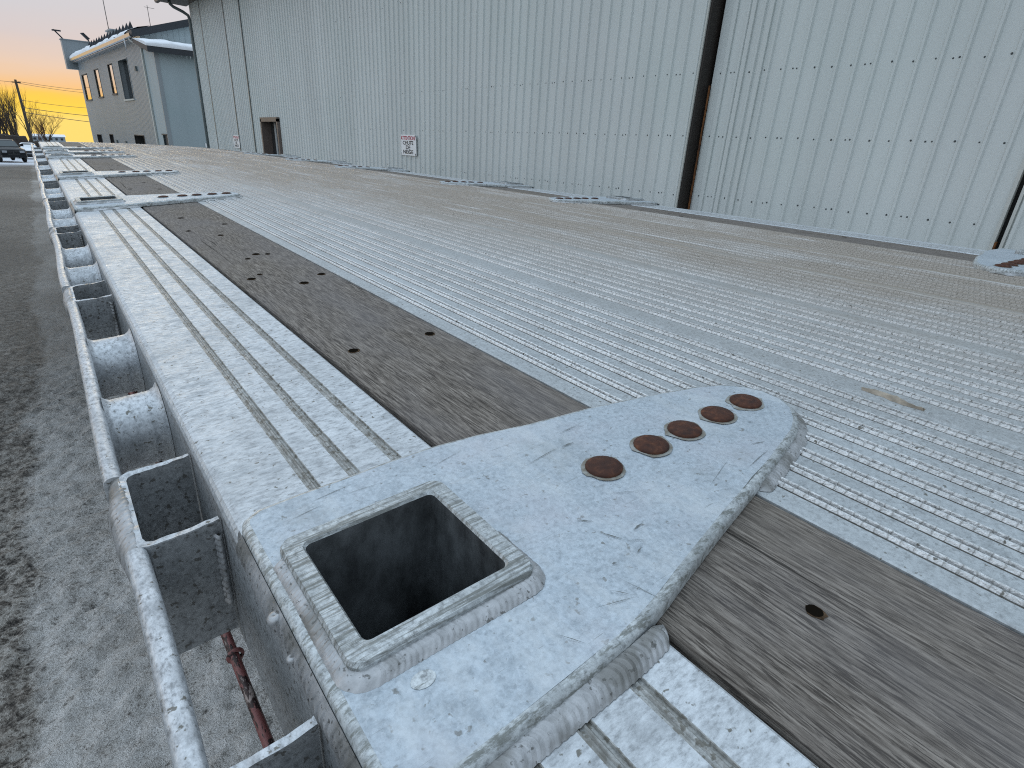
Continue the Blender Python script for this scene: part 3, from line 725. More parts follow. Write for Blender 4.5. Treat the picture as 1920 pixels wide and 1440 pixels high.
def pocket(pc, near):
    mb = MB(); hy = 0.106; t = 0.0095; xo, xi = -0.103, -0.003; zt, zb = -0.036, -0.226
    outer = [(xi, hy), (xo + 0.016, hy), (xo + 0.005, hy - 0.005), (xo, hy - 0.016), (xo, -hy + 0.016), (xo + 0.005, -hy + 0.005), (xo + 0.016, -hy), (xi, -hy)]
    inner = [(xi, hy - t), (xo + 0.022, hy - t), (xo + t + 0.004, hy - t - 0.005), (xo + t + 0.001, hy - t - 0.014), (xo + t + 0.001, -hy + t + 0.014), (xo + t + 0.004, -hy + t + 0.005), (xo + 0.022, -hy + t), (xi, -hy + t)]
    def sub(pl):
        r = []
        for a, b in zip(pl[:-1], pl[1:]):
            n = max(1, int(math.hypot(b[0] - a[0], b[1] - a[1]) / (0.008 if near else 0.2)))
            for i in range(n): r.append((a[0] + (b[0] - a[0]) * i / n, a[1] + (b[1] - a[1]) * i / n, a, b, i / n))
        r.append((*pl[-1], pl[-1], pl[-1], 0)); return r
    so = sub(outer); si = []
    for x, y, a, b, f in so:
        ia, ib = inner[outer.index(a)], inner[outer.index(b)]
        si.append((ia[0] + (ib[0] - ia[0]) * f, ia[1] + (ib[1] - ia[1]) * f))
    def rim(x, y): return zt + 0.004 * max(0, (x + 0.03) / 0.03) * 1.0 + (0.0025 * noise.noise((x * 60, (y + pc) * 60, 1)) if near else 0)
    ro = [(x, pc + y, rim(x, y)) for x, y, *_ in so]; ri = [(x, pc + y, rim(x, y) - 0.0005) for x, y in si]
    mb.grid([[(x, y, zb) for x, y, z in ro], [(x, y, z - 0.002) for x, y, z in ro], ro, ri, [(x, y, z - 0.002) for x, y, z in ri], [(x, y, zb) for x, y, z in ri]], 0, False)
    for m_, r0 in ((1, 1),): 
        n = len(ro) - 1
        mb.m[n:3 * n] = [1] * (2 * n)
    o = part(mb, 'stake_pocket', [M['pocket'], M['rail']])
    mb = MB()   # fat weld wrapping the rail at the pocket
    rows = []; ny = 90 if near else 8; ph = 0
    for i in range(ny + 1):
        v = -0.124 + 0.248 * i / ny; ph += 0.248 / ny / 0.0115 * (1 + 0.4 * noise.noise((v * 30, pc, 2))); fr = ph % 1
        bul = math.sin(PI * min(1, max(0, (i + 0.4) / (ny + 0.8)))) ** 0.30
        rp = (0.9 + 0.12 * (1 - fr) + 0.12 * noise.noise((v * 20, pc, 4))) * bul
        sec = [(-0.0955, -0.0375), (-0.100, -0.0335), (-0.108, -0.0345), (-0.1165, -0.040), (-0.1225, -0.050), (-0.1245, -0.066), (-0.122, -0.085), (-0.114, -0.105), (-0.104, -0.115)]
        rows.append([(-0.1035 + (x + 0.1035) * rp, pc + v - 0.006 * math.sin(PI * q_ / 8), -0.05 + (z + 0.05) * (0.55 + 0.45 * rp)) for q_, (x, z) in enumerate(sec)])
    mb.grid(rows)
    part(mb, 'weld_bead', M['weld'], o)
    if near:
        mb = MB()
        rows = []
        ph = 0
        for i in range(60):
            z = -0.05 - 0.12 * i / 59; ph += 0.12 / 59 / 0.010; fr = ph % 1
            a = 0.009 * (0.8 + 0.35 * fr)
            rows.append([(-0.002 - a * 1.3 * (1 - q_ / 6), pc - hy - a * math.sin(PI * (q_ + 0.5) / 7) - 0.0005, z - 0.004 * math.sin(PI * q_ / 6)) for q_ in range(7)])
        mb.grid(rows)
        part(mb, 'weld_bead', M['weld'], o)
def spool(yc, near):
    mb = MB(); n = 28 if near else 14; r = 0.072; zc = -0.112
    xa = railx(yc) + 0.011; prof = [(r + 0.010, xa), (r + 0.004, xa + 0.006), (r, xa + 0.013), (r, -0.03), (r + 0.0012, -0.0275), (r, -0.025), (r + 0.001, -0.014), (r + 0.006, -0.006), (r + 0.014, -0.001)]
    prof = [(a, b) for a, b in prof]
    mb.lathe((0, yc, zc), [(a, b) for a, b in prof], n, 'X')
    o = part(mb, 'spool', M['rail'])
    mb = MB()
    for i in range(2):
        m = (0.013, 0.010)[i]
    mb.lathe((xa + 0.006, yc - 0.008, -0.050), [(0.001, -0.011), (0.009, -0.008), (0.0125, 0.0), (0.010, 0.008), (0.001, 0.0125)], 14)
    part(mb, 'weld_bead', M['weld'], o)
for i, pc in enumerate(POCK):
    pocket(pc, i < 4)
    if 1 <= i < len(POCK) - 1:
        g = POCK[i + 1] - pc
        for f in (0.31, 0.615): spool(pc + g * f, i < 4)
# flaking red rod slung below the deck edge
mb = MB()
mb.tube([(0.002, yy, -0.43 + 0.004 * math.sin(yy * 3)) for yy in [Y0 + 0.2 + 0.25 * i for i in range(36)]], 0.0088, 8)
def ringy(cy):
    rows = []
    for q_ in range(5):
        rr = (0.0105, 0.0155, 0.016, 0.0155, 0.0105)[q_]
        rows.append([(0.004 + rr * math.cos(a * PI / 7), cy + 0.002 * q_, -0.43 + rr * math.sin(a * PI / 7)) for a in range(14)])
    mb.grid(rows, 0, True, closed=True)
for cy in (0.915, 2.3, 4.0): ringy(cy)
part(mb, 'side_rod', M['red'], label='thin rod with flaking dark red paint')
for hy in (-0.3, 5.5):
    pass

mb = MB(); rows = []
for i in range(15):
    f = i / 14; w_ = 0.011 * math.sin(PI * min(1, f * 1.1 + 0.05)) ** 0.6 * (1 + 0.4 * noise.noise((f * 7, 1, 1))) + 0.0012
    cx = 1.046 + 0.006 * math.sin(f * 5); cy = 0.395 - 0.105 * f
    rows.append([(cx - w_, cy, 0.0035), (cx - w_ * 0.5, cy + 0.003, 0.0085 + 0.003 * noise.noise((f * 9, 2, 2))), (cx + w_ * 0.4, cy - 0.002, 0.0075 + 0.003 * noise.noise((f * 9, 5, 2))), (cx + w_, cy, 0.0030)])
mb.grid(rows, 0, False, closed=True)
tag(mb.xf(T).build('wood_splinter', M['splinter']), 'small pale wood splinter lying along the deck seam right of the bolted plate', 'splinter')

# ------------------------------------------------------------------ cladded main building
def wx(y): return 8.252 - 0.03806 * y
WZ0, WZ1 = -3.6, 5.75
bld = thing('metal_building', (wx(18) + 4, 18, gu(18)), 'long metal building clad in pale grey ribbed sheets behind the trailer', 'building')
def ribs(y0, y1, off, z0, z1, pitch=0.2286, phase=0.0, h=0.030, w=0.034, lap=4):
    """vertical ribbed sheet from y0 to y1, ribs stand out towards -X"""
    pr = []; k_ = math.ceil((y0 - phase) / pitch)
    pr.append((y0, 0))
    c = phase + k_ * pitch
    while c < y1 - 0.03:
        if c > y0 + 0.03:
            pr += [(c - w, 0), (c - w * 0.45, h), (c + w * 0.45, h), (c + w, 0)]
        c += pitch
    pr.append((y1, 0))
    mb = MB()
    zs = [z0, (z0 + z1) / 2, z1]
    mb.grid([[(wx(y) + off - d, y, z) for y, d in pr] for z in zs], 0, False)
    return mb
def screws(mb, y0, y1, off, zs, pitch=0.2286, phase=0.0, r=0.0075, lap=4):
    k_ = math.ceil((y0 - phase) / pitch); n = 0
    while True:
        c = phase + k_ * pitch + 0.055
        if c > y1 - 0.02: break
        for z in zs:
            pos = [c] + ([c + 0.062] if k_ % lap == 0 and c + 0.09 < y1 else [])
            for y in pos:
                y += random.uniform(-0.006, 0.006); zz = z + random.uniform(-0.008, 0.008)
                x = wx(y) + off
                rr = r * random.uniform(0.85, 1.15)
                c6 = [(math.cos(a * PI / 3), math.sin(a * PI / 3)) for a in range(6)]
                vs = [(x - 0.001, y + 1.5 * rr * a, zz + 1.5 * rr * b) for a, b in c6] + [(x - 0.003, y + 1.4 * rr * a, zz + 1.4 * rr * b) for a, b in c6] + [(x - 0.009, y + 0.7 * rr * a, zz + 0.7 * rr * b) for a, b in c6]
                fs = [[i, (i + 1) % 6, 6 + (i + 1) % 6, 6 + i] for i in range(6)] + [[6 + i, 6 + (i + 1) % 6, 12 + (i + 1) % 6, 12 + i] for i in range(6)] + [[12, 13, 14, 15, 16, 17]]
                mb.add(vs, fs, 1)
        k_ += 1
ROWS = [-0.179, 0.685, 1.541, 3.473]
# left stretch of wall, cut for the doorway
DY0, DY1, DZ = 23.60, 25.66, 0.98
for (y0, y1, z0, z1) in ((6.14, DY0, WZ0, WZ1), (DY1, 33.8, WZ0, WZ1), (DY0, DY1, DZ, WZ1)):
    mb = ribs(y0, y1, 0.0, z0, z1)
    screws(mb, y0, y1, 0.0, [z for z in ROWS if z > z0])
    mb.build('wall', [M['clad'], M['screw']], bld)
for sy in (26.69, 28.70, 32.09):
    mb = MB(); mb.box((wx(sy) - 0.035, sy - 0.05, WZ0), (wx(sy) - 0.001, sy + 0.05, WZ1)); mb.build('seam_trim', M['pipe'], bld)
# end return of the left stretch, dark column behind, sliding leaves on the right
REC = 0.22
mb = MB(); mb.box((wx(6.13) - 0.026, 6.115, WZ0), (wx(6.13) + 0.0, 6.142, WZ1)); mb.build('corner_trim', M['trim'], bld)
mb = MB(); mb.box((wx(6.13) + 0.0, 6.08, WZ0), (wx(6.13) + 0.5, 6.13, WZ1)); mb.build('column', M['brown'], bld)
mb = MB()
for i in range(60):
    z = -0.6 + i * 0.033; w = 0.018 * (0.5 + abs(noise.noise((z * 6, 3, 3)))) * max(0.25, 1 - (z + 0.6) / 2.4)
    mb.box((wx(6.2) + REC - 0.05, 6.02 - w, z), (wx(6.2) + REC - 0.03, 6.02 + 0.012, z + 0.0335))
mb.build('rust_flake_strip', M['orust'], bld)
mb = MB(); mb.box((wx(6.0) + REC + 0.06, 5.7, WZ0), (wx(6.0) + REC + 0.12, 6.15, WZ1)); mb.build('jamb', M['brown'], bld)
ph2 = 0.145
mb = ribs(2.02, 6.03, REC, WZ0, WZ1, phase=ph2, h=0.028, w=0.030); screws(mb, 2.02, 6.03, REC, ROWS, phase=ph2, r=0.0078)
leaf = mb.build('door_leaf', [M['clad'], M['screw']], bld)
for y in (5.30, 5.56, 5.84):
    mb = MB(); mb.box((wx(y) + REC - 0.030, y - 0.032, WZ0), (wx(y) + REC - 0.002, y + 0.032, WZ1)); mb.build('batten', M['clad'], leaf)
mb = MB(); mb.box((wx(2.02) + REC - 0.03, 2.00, WZ0), (wx(2.02) + REC + 0.05, 2.035, WZ1)); mb.build('edge_trim', M['trim'], leaf)
mb = MB(); mb.box((wx(2.02) + REC - 0.024, 1.985, -0.50), (wx(2.02) + REC + 0.05, 1.999, -0.34)); mb.build('rust_patch', M['orust'], leaf)
mb = ribs(-7.0, 1.93, REC, WZ0, WZ1, phase=0.05); screws(mb, -7.0, 1.93, REC, ROWS, phase=0.05)
leaf2 = mb.build('door_leaf', [M['clad'], M['screw']], bld)
mb = MB(); mb.box((wx(1.95) + REC - 0.03, 1.915, WZ0), (wx(1.95) + REC + 0.05, 1.945, WZ1)); mb.build('edge_trim', M['trim'], leaf2)
mb = MB(); mb.box((wx(1.9) + REC + 0.04, 1.8, WZ0), (wx(1.9) + REC + 0.10, 2.1, WZ1)); mb.build('jamb', M['black'], bld)  # black backing: shade of the gap between the leaves put into its colour
# doorway
door = None
mb = MB(); t = 0.10
xd = wx((DY0 + DY1) / 2)
for a, b in (((DY0 - 0.02, gu(24)), (DY0 + t, DZ)), ((DY1 - t, gu(24)), (DY1 + 0.02, DZ)), ((DY0 - 0.02, DZ - t), (DY1 + 0.02, DZ + 0.05))):
    mb.box((xd - 0.09, a[0], a[1]), (xd + 0.30, b[0], b[1]))
fr = mb.build('door_frame', M['gutter'], bld)
mb = MB(); mb.box((xd + 0.26, DY0, gu(24)), (xd + 0.29, DY1, DZ)); mb.build('door_panel', M['glassdark'], fr)
mb = MB(); mb.box((xd + 0.20, 24.75, gu(24)), (xd + 0.255, 24.95, DZ - 0.12)); mb.box((xd + 0.22, 24.2, gu(24)), (xd + 0.25, 24.36, DZ - 0.12)); mb.build('door_mullion', M['clad_grey'], fr)
# far end wall, roof, soffit, gutter, downspout
mb = MB(); mb.box((wx(33.8), 33.8, WZ0), (wx(33.8) + 14, 33.85, WZ1)); mb.build('end_wall', M['clad'], bld)
mb = MB()
ev = [(-7.0, 0), (34.5, 0)]
pr = [(-1.08, 5.80), (0.05, 5.76), (0.05, 5.95), (9.0, 7.75), (9.0, 7.95), (-1.10, 5.98)]
mb.grid([[(wx(y) + dx, y, z) for dx, z in pr] for y, _ in ev], closed=True, smooth=False)
n = len(pr); mb.add([(wx(34.5) + dx, 34.5, z) for dx, z in pr], [list(range(n))]); mb.build('roof', M['gutter'], bld)
mb = MB()
gs = [(-1.02, 5.79), (-1.10, 5.72), (-1.22, 5.74), (-1.26, 5.90), (-1.23, 5.91), (-1.18, 5.80)]
mb.grid([[(wx(y) + dx, y, z) for dx, z in gs] for y in (-7.0, 10, 34.5)], smooth=False)
mb.build('eave_gutter', M['gutter'], bld)
mb = MB()
dp = [(-0.80, 33.75, 5.80), (-0.78, 33.75, 5.66), (-0.66, 33.75, 5.56), (-0.30, 33.75, 5.42), (-0.10, 33.75, 5.30), (-0.06, 33.75, 5.10), (-0.06, 33.75, 2.0), (-0.06, 33.75, gu(34) + 0.1)]
mb.tube([(wx(y) + dx, y, z) for dx, y, z in dp], 0.065, 10); mb.build('downspout', M['pipe'], bld)
mb = MB(); mb.box((wx(-7), -7.05, WZ0), (wx(-7) + 16, -7, WZ1)); mb.build('end_wall', M['clad'], bld)

# near parts of the building raked towards the near end to imitate lens lean
for o in bld.children_recursive:
    for v in o.data.vertices:
        yu = (v.co.y + bld.location.y) / MS; zu = (v.co.z + bld.location.z) / MS
        v.co.y -= MS * 0.032 * (zu + 0.35) * max(0.0, min(1.3, (20 - yu) / 14))

# warning signs screwed to the wall
def text_mesh(body, size, extrude=0.0015):
    cu = bpy.data.curves.new('lettering', 'FONT'); cu.body = body; cu.size = size; cu.align_x = 'CENTER'; cu.align_y = 'CENTER'; cu.extrude = extrude; cu.offset = size * 0.022
    o = bpy.data.objects.new('lettering', cu); COL.objects.link(o)
    dg = bpy.context.evaluated_depsgraph_get(); dg.update()
    me = bpy.data.meshes.new_from_object(o.evaluated_get(dg))
    bpy.data.objects.remove(o); return me
def sign(y, z, w, h, label, faded=False):
    loc = (wx(y) - 0.035, y, z)
    s = thing('warning_sign', loc, label, 'sign', 'snow fall warning signs on the wall')
    mb = MB(); mb.box((loc[0] - 0.004, y - w / 2, z - h / 2), (loc[0] + 0.004, y + w / 2, z + h / 2))
    for a in (-1, 1):
        for b in (-1, 1): mb.box((loc[0] - 0.007, y + a * (w / 2 - 0.035) - 0.02, z + b * (h / 2 - 0.03) - 0.02), (loc[0] - 0.004, y + a * (w / 2 - 0.035) + 0.02, z + b * (h / 2 - 0.03) + 0.02), 1)
    for b in (-1, 1): mb.box((loc[0] + 0.004, y - w / 2 + 0.05, z + b * h * 0.35 - 0.02), (loc[0] + 0.035, y + w / 2 - 0.05, z + b * h * 0.35 + 0.02), 1)
    mb.build('panel', [M['white'], M['screw']], s)
    lines = [('ATTENTION!', 0.34, 0.145, w * 0.92, 'signred'), ('CHUTE', 0.11, 0.135, w * 0.66, 'signblack'), ('DE', -0.11, 0.13, w * 0.28, 'signblack'), ('NEIGE', -0.33, 0.135, w * 0.62, 'signblack')]
    for body, fz, hh, wid, mt in lines:
        me = text_mesh(body, 0.1)
        xs = [v.co.x for v in me.vertices]; ys_ = [v.co.y for v in me.vertices]
        sx = wid / (max(xs) - min(xs)); sy = (h * 0.19) / (max(ys_) - min(ys_))
        cx, cy = (max(xs) + min(xs)) / 2, (max(ys_) + min(ys_)) / 2
        for v in me.vertices:
            px, py, pz = (v.co.x - cx) * sx, (v.co.y - cy) * sy, v.co.z
            v.co = Vector((-0.0055 - pz, -px, py + fz * h)) * MS
        me.materials.append(M[mt])
        o = bpy.data.objects.new('lettering', me); COL.objects.link(o); o.parent = s
    return s
sign(14.46, 0.333, 0.85, 0.49, 'white snow fall warning sign on the wall reading ATTENTION CHUTE DE NEIGE, nearest of two')
sign(29.13, 0.09, 1.02, 0.50, 'small distant white warning sign on the wall beyond the dark doorway')

# ------------------------------------------------------------------ grey two-storey office
SEC[:] = [1.0, FARSHIFT]
F0 = Vector((5.88, 42.0, 0)); D2 = Vector((-0.085, 0.9964, 0)).normalized(); E2 = Vector((D2.y, -D2.x, 0))
def O(s, e, z): return tuple(F0 + D2 * s + E2 * e + Vector((0, 0, z + 0.045)))
off = thing('office_building', O(8, 4, gz(50)), 'grey two-storey office with golden reflecting windows and a snowy lean-to', 'building')
GZ = -3.0
def opart(mb, name, mats, parent=None): return mb.xf(O).build(name, mats, parent or off)
WIN = [(17.3, 19.6, 2.33, 4.10, 'g'), (12.75, 14.4, 2.42, 4.20, 'g'), (8.05, 9.45, 2.50, 4.25, 'g'), (3.6, 6.2, 2.08, 4.30, 'd'),
       (16.6, 18.4, -1.35, -0.14, 'l'), (12.2, 13.5, -1.35, -0.05, 'l'), (2.9, 5.5, GZ, 0.03, 'r')]
ss = sorted({0, 20.6} | {w[0] for w in WIN} | {w[1] for w in WIN}); zs = sorted({GZ, 5.0} | {w[2] for w in WIN} | {w[3] for w in WIN})
mb = MB()
for a, b in zip(ss[:-1], ss[1:]):
    for c, d in zip(zs[:-1], zs[1:]):
        if any(w[0] <= a and b <= w[1] and w[2] <= c and d <= w[3] for w in WIN): continue
        mb.add([(a, 0, c), (b, 0, c), (b, 0, d), (a, 0, d)], [[0, 1, 2, 3]])
# fine vertical ribs on the facade
s_ = 0.3
while s_ < 20.4:
    bl = sorted([(w[2], w[3]) for w in WIN if w[0] - 0.06 < s_ < w[1] + 0.06])
    z0_ = GZ
    for lo_, hi_ in bl + [(4.93, 9)]:
        if lo_ - 0.1 > z0_: mb.box((s_ - 0.025, -0.006, z0_), (s_ + 0.025, 0.004, lo_ - 0.1))
        z0_ = hi_ + 0.06
    s_ += 0.3
opart(mb, 'wall', M['clad_grey'])
for a, b, c, d, kd in WIN:
    dep = {'g': 0.06, 'd': 0.30, 'l': 0.2, 'r': 0.6}[kd]
    mb = MB()
    for q_ in ([(a, 0.001, c), (a, dep, c), (a, dep, d), (a, 0.001, d)], [(b, 0.001, c), (b, dep, c), (b, dep, d), (b, 0.001, d)], [(a, 0.001, c), (b, 0.001, c), (b, dep, c), (a, dep, c)], [(a, 0.001, d), (b, 0.001, d), (b, dep, d), (a, dep, d)]): mb.add(q_, [[0, 1, 2, 3]])
    fw = 0.05
    mb.box((a, -0.025, c - 0.0), (a + fw, 0.0, d), 0); mb.box((b - fw, -0.025, c), (b, 0.0, d), 0); mb.box((a, -0.03, d - fw), (b, -0.0, d), 0)
    w_ = opart(mb, 'door' if kd == 'r' else 'window', M['clad_grey'] if kd == 'd' else M['win_frame'])
    mb = MB(); mb.box((a, dep - 0.02, c), (b, dep, d)); opart(mb, 'pane' if kd != 'r' else 'door_panel', M['glassgold'] if kd == 'g' else M['glassdark'], w_)
    if kd in 'gd':
        mb = MB(); mb.box((a - 0.05, -0.07, c - 0.09), (b + 0.05, 0.02, c - 0.002)); opart(mb, 'sill', M['trim'] if kd == 'd' else M['win_frame'], w_)
    if kd == 'd':
        mb = MB(); mb.box((4.75, dep - 0.08, c), (4.85, dep - 0.021, d)); opart(mb, 'mullion', M['trim'], w_)
mb = MB(); mb.box((-0.10, -0.03, GZ), (0.10, 0.05, 4.9)); opart(mb, 'corner_trim', M['trim'])
# gable end facing the trailer, roof, eave
mb = MB(); RS = 0.305
mb.add([(0.0, 0.05, GZ), (0.0, 11, GZ), (0.0, 11, 5.25 + RS * 11), (0.0, 0.05, 5.25)], [[0, 1, 2, 3]])
e = 0.3
while e < 11:
    mb.box((-0.015, e - 0.02, 4.4), (-0.001, e + 0.02, 5.15 + RS * e)); e += 0.3
opart(mb, 'gable_wall', M['clad_blue'])
mb = MB()
def slab(s0, s1, prof, mi=0):
    mb.grid([[(s, e, z) for e, z in prof] for s in (s0, s1)], mi, False, closed=True)
    n = len(prof)
    for s in (s0, s1): mb.add([(s, e, z) for e, z in prof], [list(range(n))], mi)
slab(-0.35, 20.2, [(-0.38, 4.98), (11.2, 4.98 + RS * 11.6), (11.2, 5.36 + RS * 11.6), (-0.38, 5.33)]); opart(mb, 'roof', M['darkroof'])
mb = MB(); mb.grid([[(s, e, z) for e, z in ((-0.36, 5.02), (-0.42, 4.97), (-0.50, 5.02), (-0.52, 5.18), (-0.49, 5.18), (-0.46, 5.08))] for s in (-0.3, 10, 20.2)], smooth=False)
mb.box((0.0, -0.37, 4.93), (20.2, 0.0, 5.0)); opart(mb, 'eave_gutter', M['gut'])
mb = MB(); rows = []
for i in range(56):
    s = 1.0 + i * 0.35; k_ = 0.10 + 0.12 * noise.noise((s * 0.9, 1, 2)) + (0.10 if s > 13 else 0)
    k_ = max(0.02, k_)
    rows.append([(s, -0.47, 5.17), (s, -0.46, 5.20 + k_ * 0.8), (s, -0.25, 5.36 + k_), (s, 0.25, 5.58 + k_), (s, 0.9, 5.64 + RS * 0.6)])
mb.grid(rows); opart(mb, 'roof_snow', M['snow'])
for i in range(15):
    s = 1.2 + i * 0.9; z = 5.42
    mb = MB(); mb.add([(s, -0.25, z), (s, 0.1, z + 0.12), (s, -0.02, z + 0.52), (s + 0.05, -0.25, z), (s + 0.05, 0.1, z + 0.12), (s + 0.05, -0.02, z + 0.52)], [[0, 1, 2], [3, 5, 4], [0, 3, 4, 1], [1, 4, 5, 2], [2, 5, 3, 0]])
    opart(mb, 'snow_guard', M['darkroof'])
mb = MB(); mb.box((9.0, 0.5, 5.5), (10.2, 1.3, 6.25)); mb.box((8.9, 0.4, 6.25), (10.3, 1.4, 6.33)); opart(mb, 'roof_vent', M['clad_grey'])
# parapet slab at the far end with two floodlights on top
mb = MB(); mb.box((20.3, -0.72, 4.50), (20.9, 3.6, 6.50)); mb.box((20.25, -0.78, 6.50), (20.95, 3.7, 6.56)); par = opart(mb, 'parapet', M['clad_grey'])
mb = MB(); mb.tube([(20.6, -0.55, 6.55), (20.6, -0.75, 6.8), (20.6, -1.05, 7.15)], 0.05, 8); mb.box((20.5, -1.15, 7.05), (20.7, -0.6, 7.14)); opart(mb, 'floodlight', M['darkroof'], par)
mb = MB(); mb.tube([(20.6, 1.15, 6.5), (20.6, 1.05, 6.8)], 0.05, 8)
mb.add([(20.45, 0.65, 7.12), (20.45, 0.85, 7.16), (20.45, 1.22, 6.78), (20.45, 1.05, 6.68), (20.75, 0.65, 7.12), (20.75, 0.85, 7.16), (20.75, 1.22, 6.78), (20.75, 1.05, 6.68)], [[0, 1, 2, 3], [4, 7, 6, 5], [0, 4, 5, 1], [1, 5, 6, 2], [2, 6, 7, 3], [3, 7, 4, 0]])
opart(mb, 'floodlight', M['darkroof'], par)
mb = MB(); mb.tube([(16, 1.75, 6.0), (16, 1.75, 9.0)], 0.028, 6); opart(mb, 'antenna', M['gutter'])
mb = MB(); mb.tube([(0.4, 0.78, 5.6), (0.4, 0.78, 6.72)], 0.016, 6); mb.tube([(0.4, 0.62, 6.62), (0.4, 1.12, 6.60)], 0.010, 5); opart(mb, 'antenna', M['gutter'])
# downspout at the near corner
mb = MB(); mb.tube([(0.3, -0.44, 5.05), (0.2, -0.4, 4.85), (-0.1, -0.1, 4.62), (-0.4, 0.02, 4.52)], 0.05, 8); opart(mb, 'downspout', M['trim'])
# snow covered lean-to
LS = -2.4
mb = MB()
LD = (-2.30, -1.25, 0.12)
mb.add([(LS, 0.06, GZ), (LD[0], 0.06, GZ), (LD[0], 0.06, LD[2]), (LS, 0.06, LD[2])], [[0, 1, 2, 3]])
mb.add([(LD[1], 0.06, GZ), (0, 0.06, GZ), (0, 0.06, LD[2]), (LD[1], 0.06, LD[2])], [[0, 1, 2, 3]])
mb.add([(LS, 0.06, LD[2]), (0, 0.06, LD[2]), (0, 0.06, 4.45), (LS, 0.06, 4.45)], [[0, 1, 2, 3]])
mb.add([(LS, 0.06, GZ), (LS, 7, GZ), (LS, 7, 4.4), (LS, 0.06, 4.4)], [[0, 1, 2, 3]])
lt = opart(mb, 'lean_to', M['clad_blue'])
mb = MB(); mb.box((LD[0], 0.15, GZ), (LD[1], 0.2, LD[2])); mb.box((LD[0] - 0.04, 0.0, LD[2]), (LD[1] + 0.04, 0.08, LD[2] + 0.06)); opart(mb, 'door', M['win_frame'], lt)
mb = MB(); mb.box((LS - 0.03, 0.02, GZ), (LS + 0.08, 0.22, 4.38)); opart(mb, 'corner_trim', M['clad_grey'], lt)
mb = MB()
slab2 = [(LS - 0.45, 4.12), (0.0, 4.75), (0.0, 4.95), (LS - 0.45, 4.42)]
mb.grid([[(s, e, z) for s, z in slab2] for e in (-0.35, 7)], closed=True, smooth=False)
mb.add([(s, -0.35, z) for s, z in slab2], [[0, 1, 2, 3]])
opart(mb, 'lean_to_roof', M['darkroof'], lt)
mb = MB(); rows = []
for i in range(30):
    e = -0.38 + i * 0.25; k_ = 0.10 + 0.05 * noise.noise((e * 1.7, 3, 3)); k_ *= min(1, 0.35 + i * 0.3)
    rows.append([(LS - 0.47, e, 4.40), (LS - 0.5, e, 4.46 + k_), (LS - 0.2, e, 4.56 + k_ * 1.4), (LS + 0.8, e, 4.72 + k_ * 1.4), (0.0, e, 4.94 + k_)])
mb.grid(rows); n = 5; mb.add(rows[0], [[0, 1, 2, 3, 4]]); opart(mb, 'lean_to_snow', M['snow'], lt)
for i in range(9):
    e = 0.9 + i * 0.19 + random.uniform(-0.05, 0.05); L_ = random.uniform(0.12, 0.34)
    mb = MB(); mb.tube([(LS - 0.42, e, 4.28), (LS - 0.42, e, 4.28 - L_)], [0.018, 0.003], 6); opart(mb, 'icicle', M['snow'], lt)
mb = MB(); mb.tube([(1.2, -0.46, 5.03), (1.2, -0.46, 4.35)], [0.05, 0.006], 7); opart(mb, 'icicle', M['snow'])
mb = MB()
mb.add([(LS - 0.02, 1.90, -0.22), (LS - 0.02, 2.12, -0.36), (LS - 0.02, 1.90, -0.50), (LS - 0.02, 2.34, -0.22), (LS - 0.02, 2.34, -0.50)], [[0, 1, 2], [3, 4, 1]])
for p in [(2.1, -0.36)]: mb.box((LS - 0.02, 2.06, -0.42), (LS - 0.001, 2.18, -0.30))
opart(mb, 'wall_bracket', M['white'], lt)
for s, z in ((10.9, -0.55), (8.0, -0.55), (1.6, 3.6)):
    mb = MB(); mb.box((s, -0.10, z - 0.12), (s + 0.3, 0.0, z + 0.12)); opart(mb, 'wall_lamp', M['pipe'])

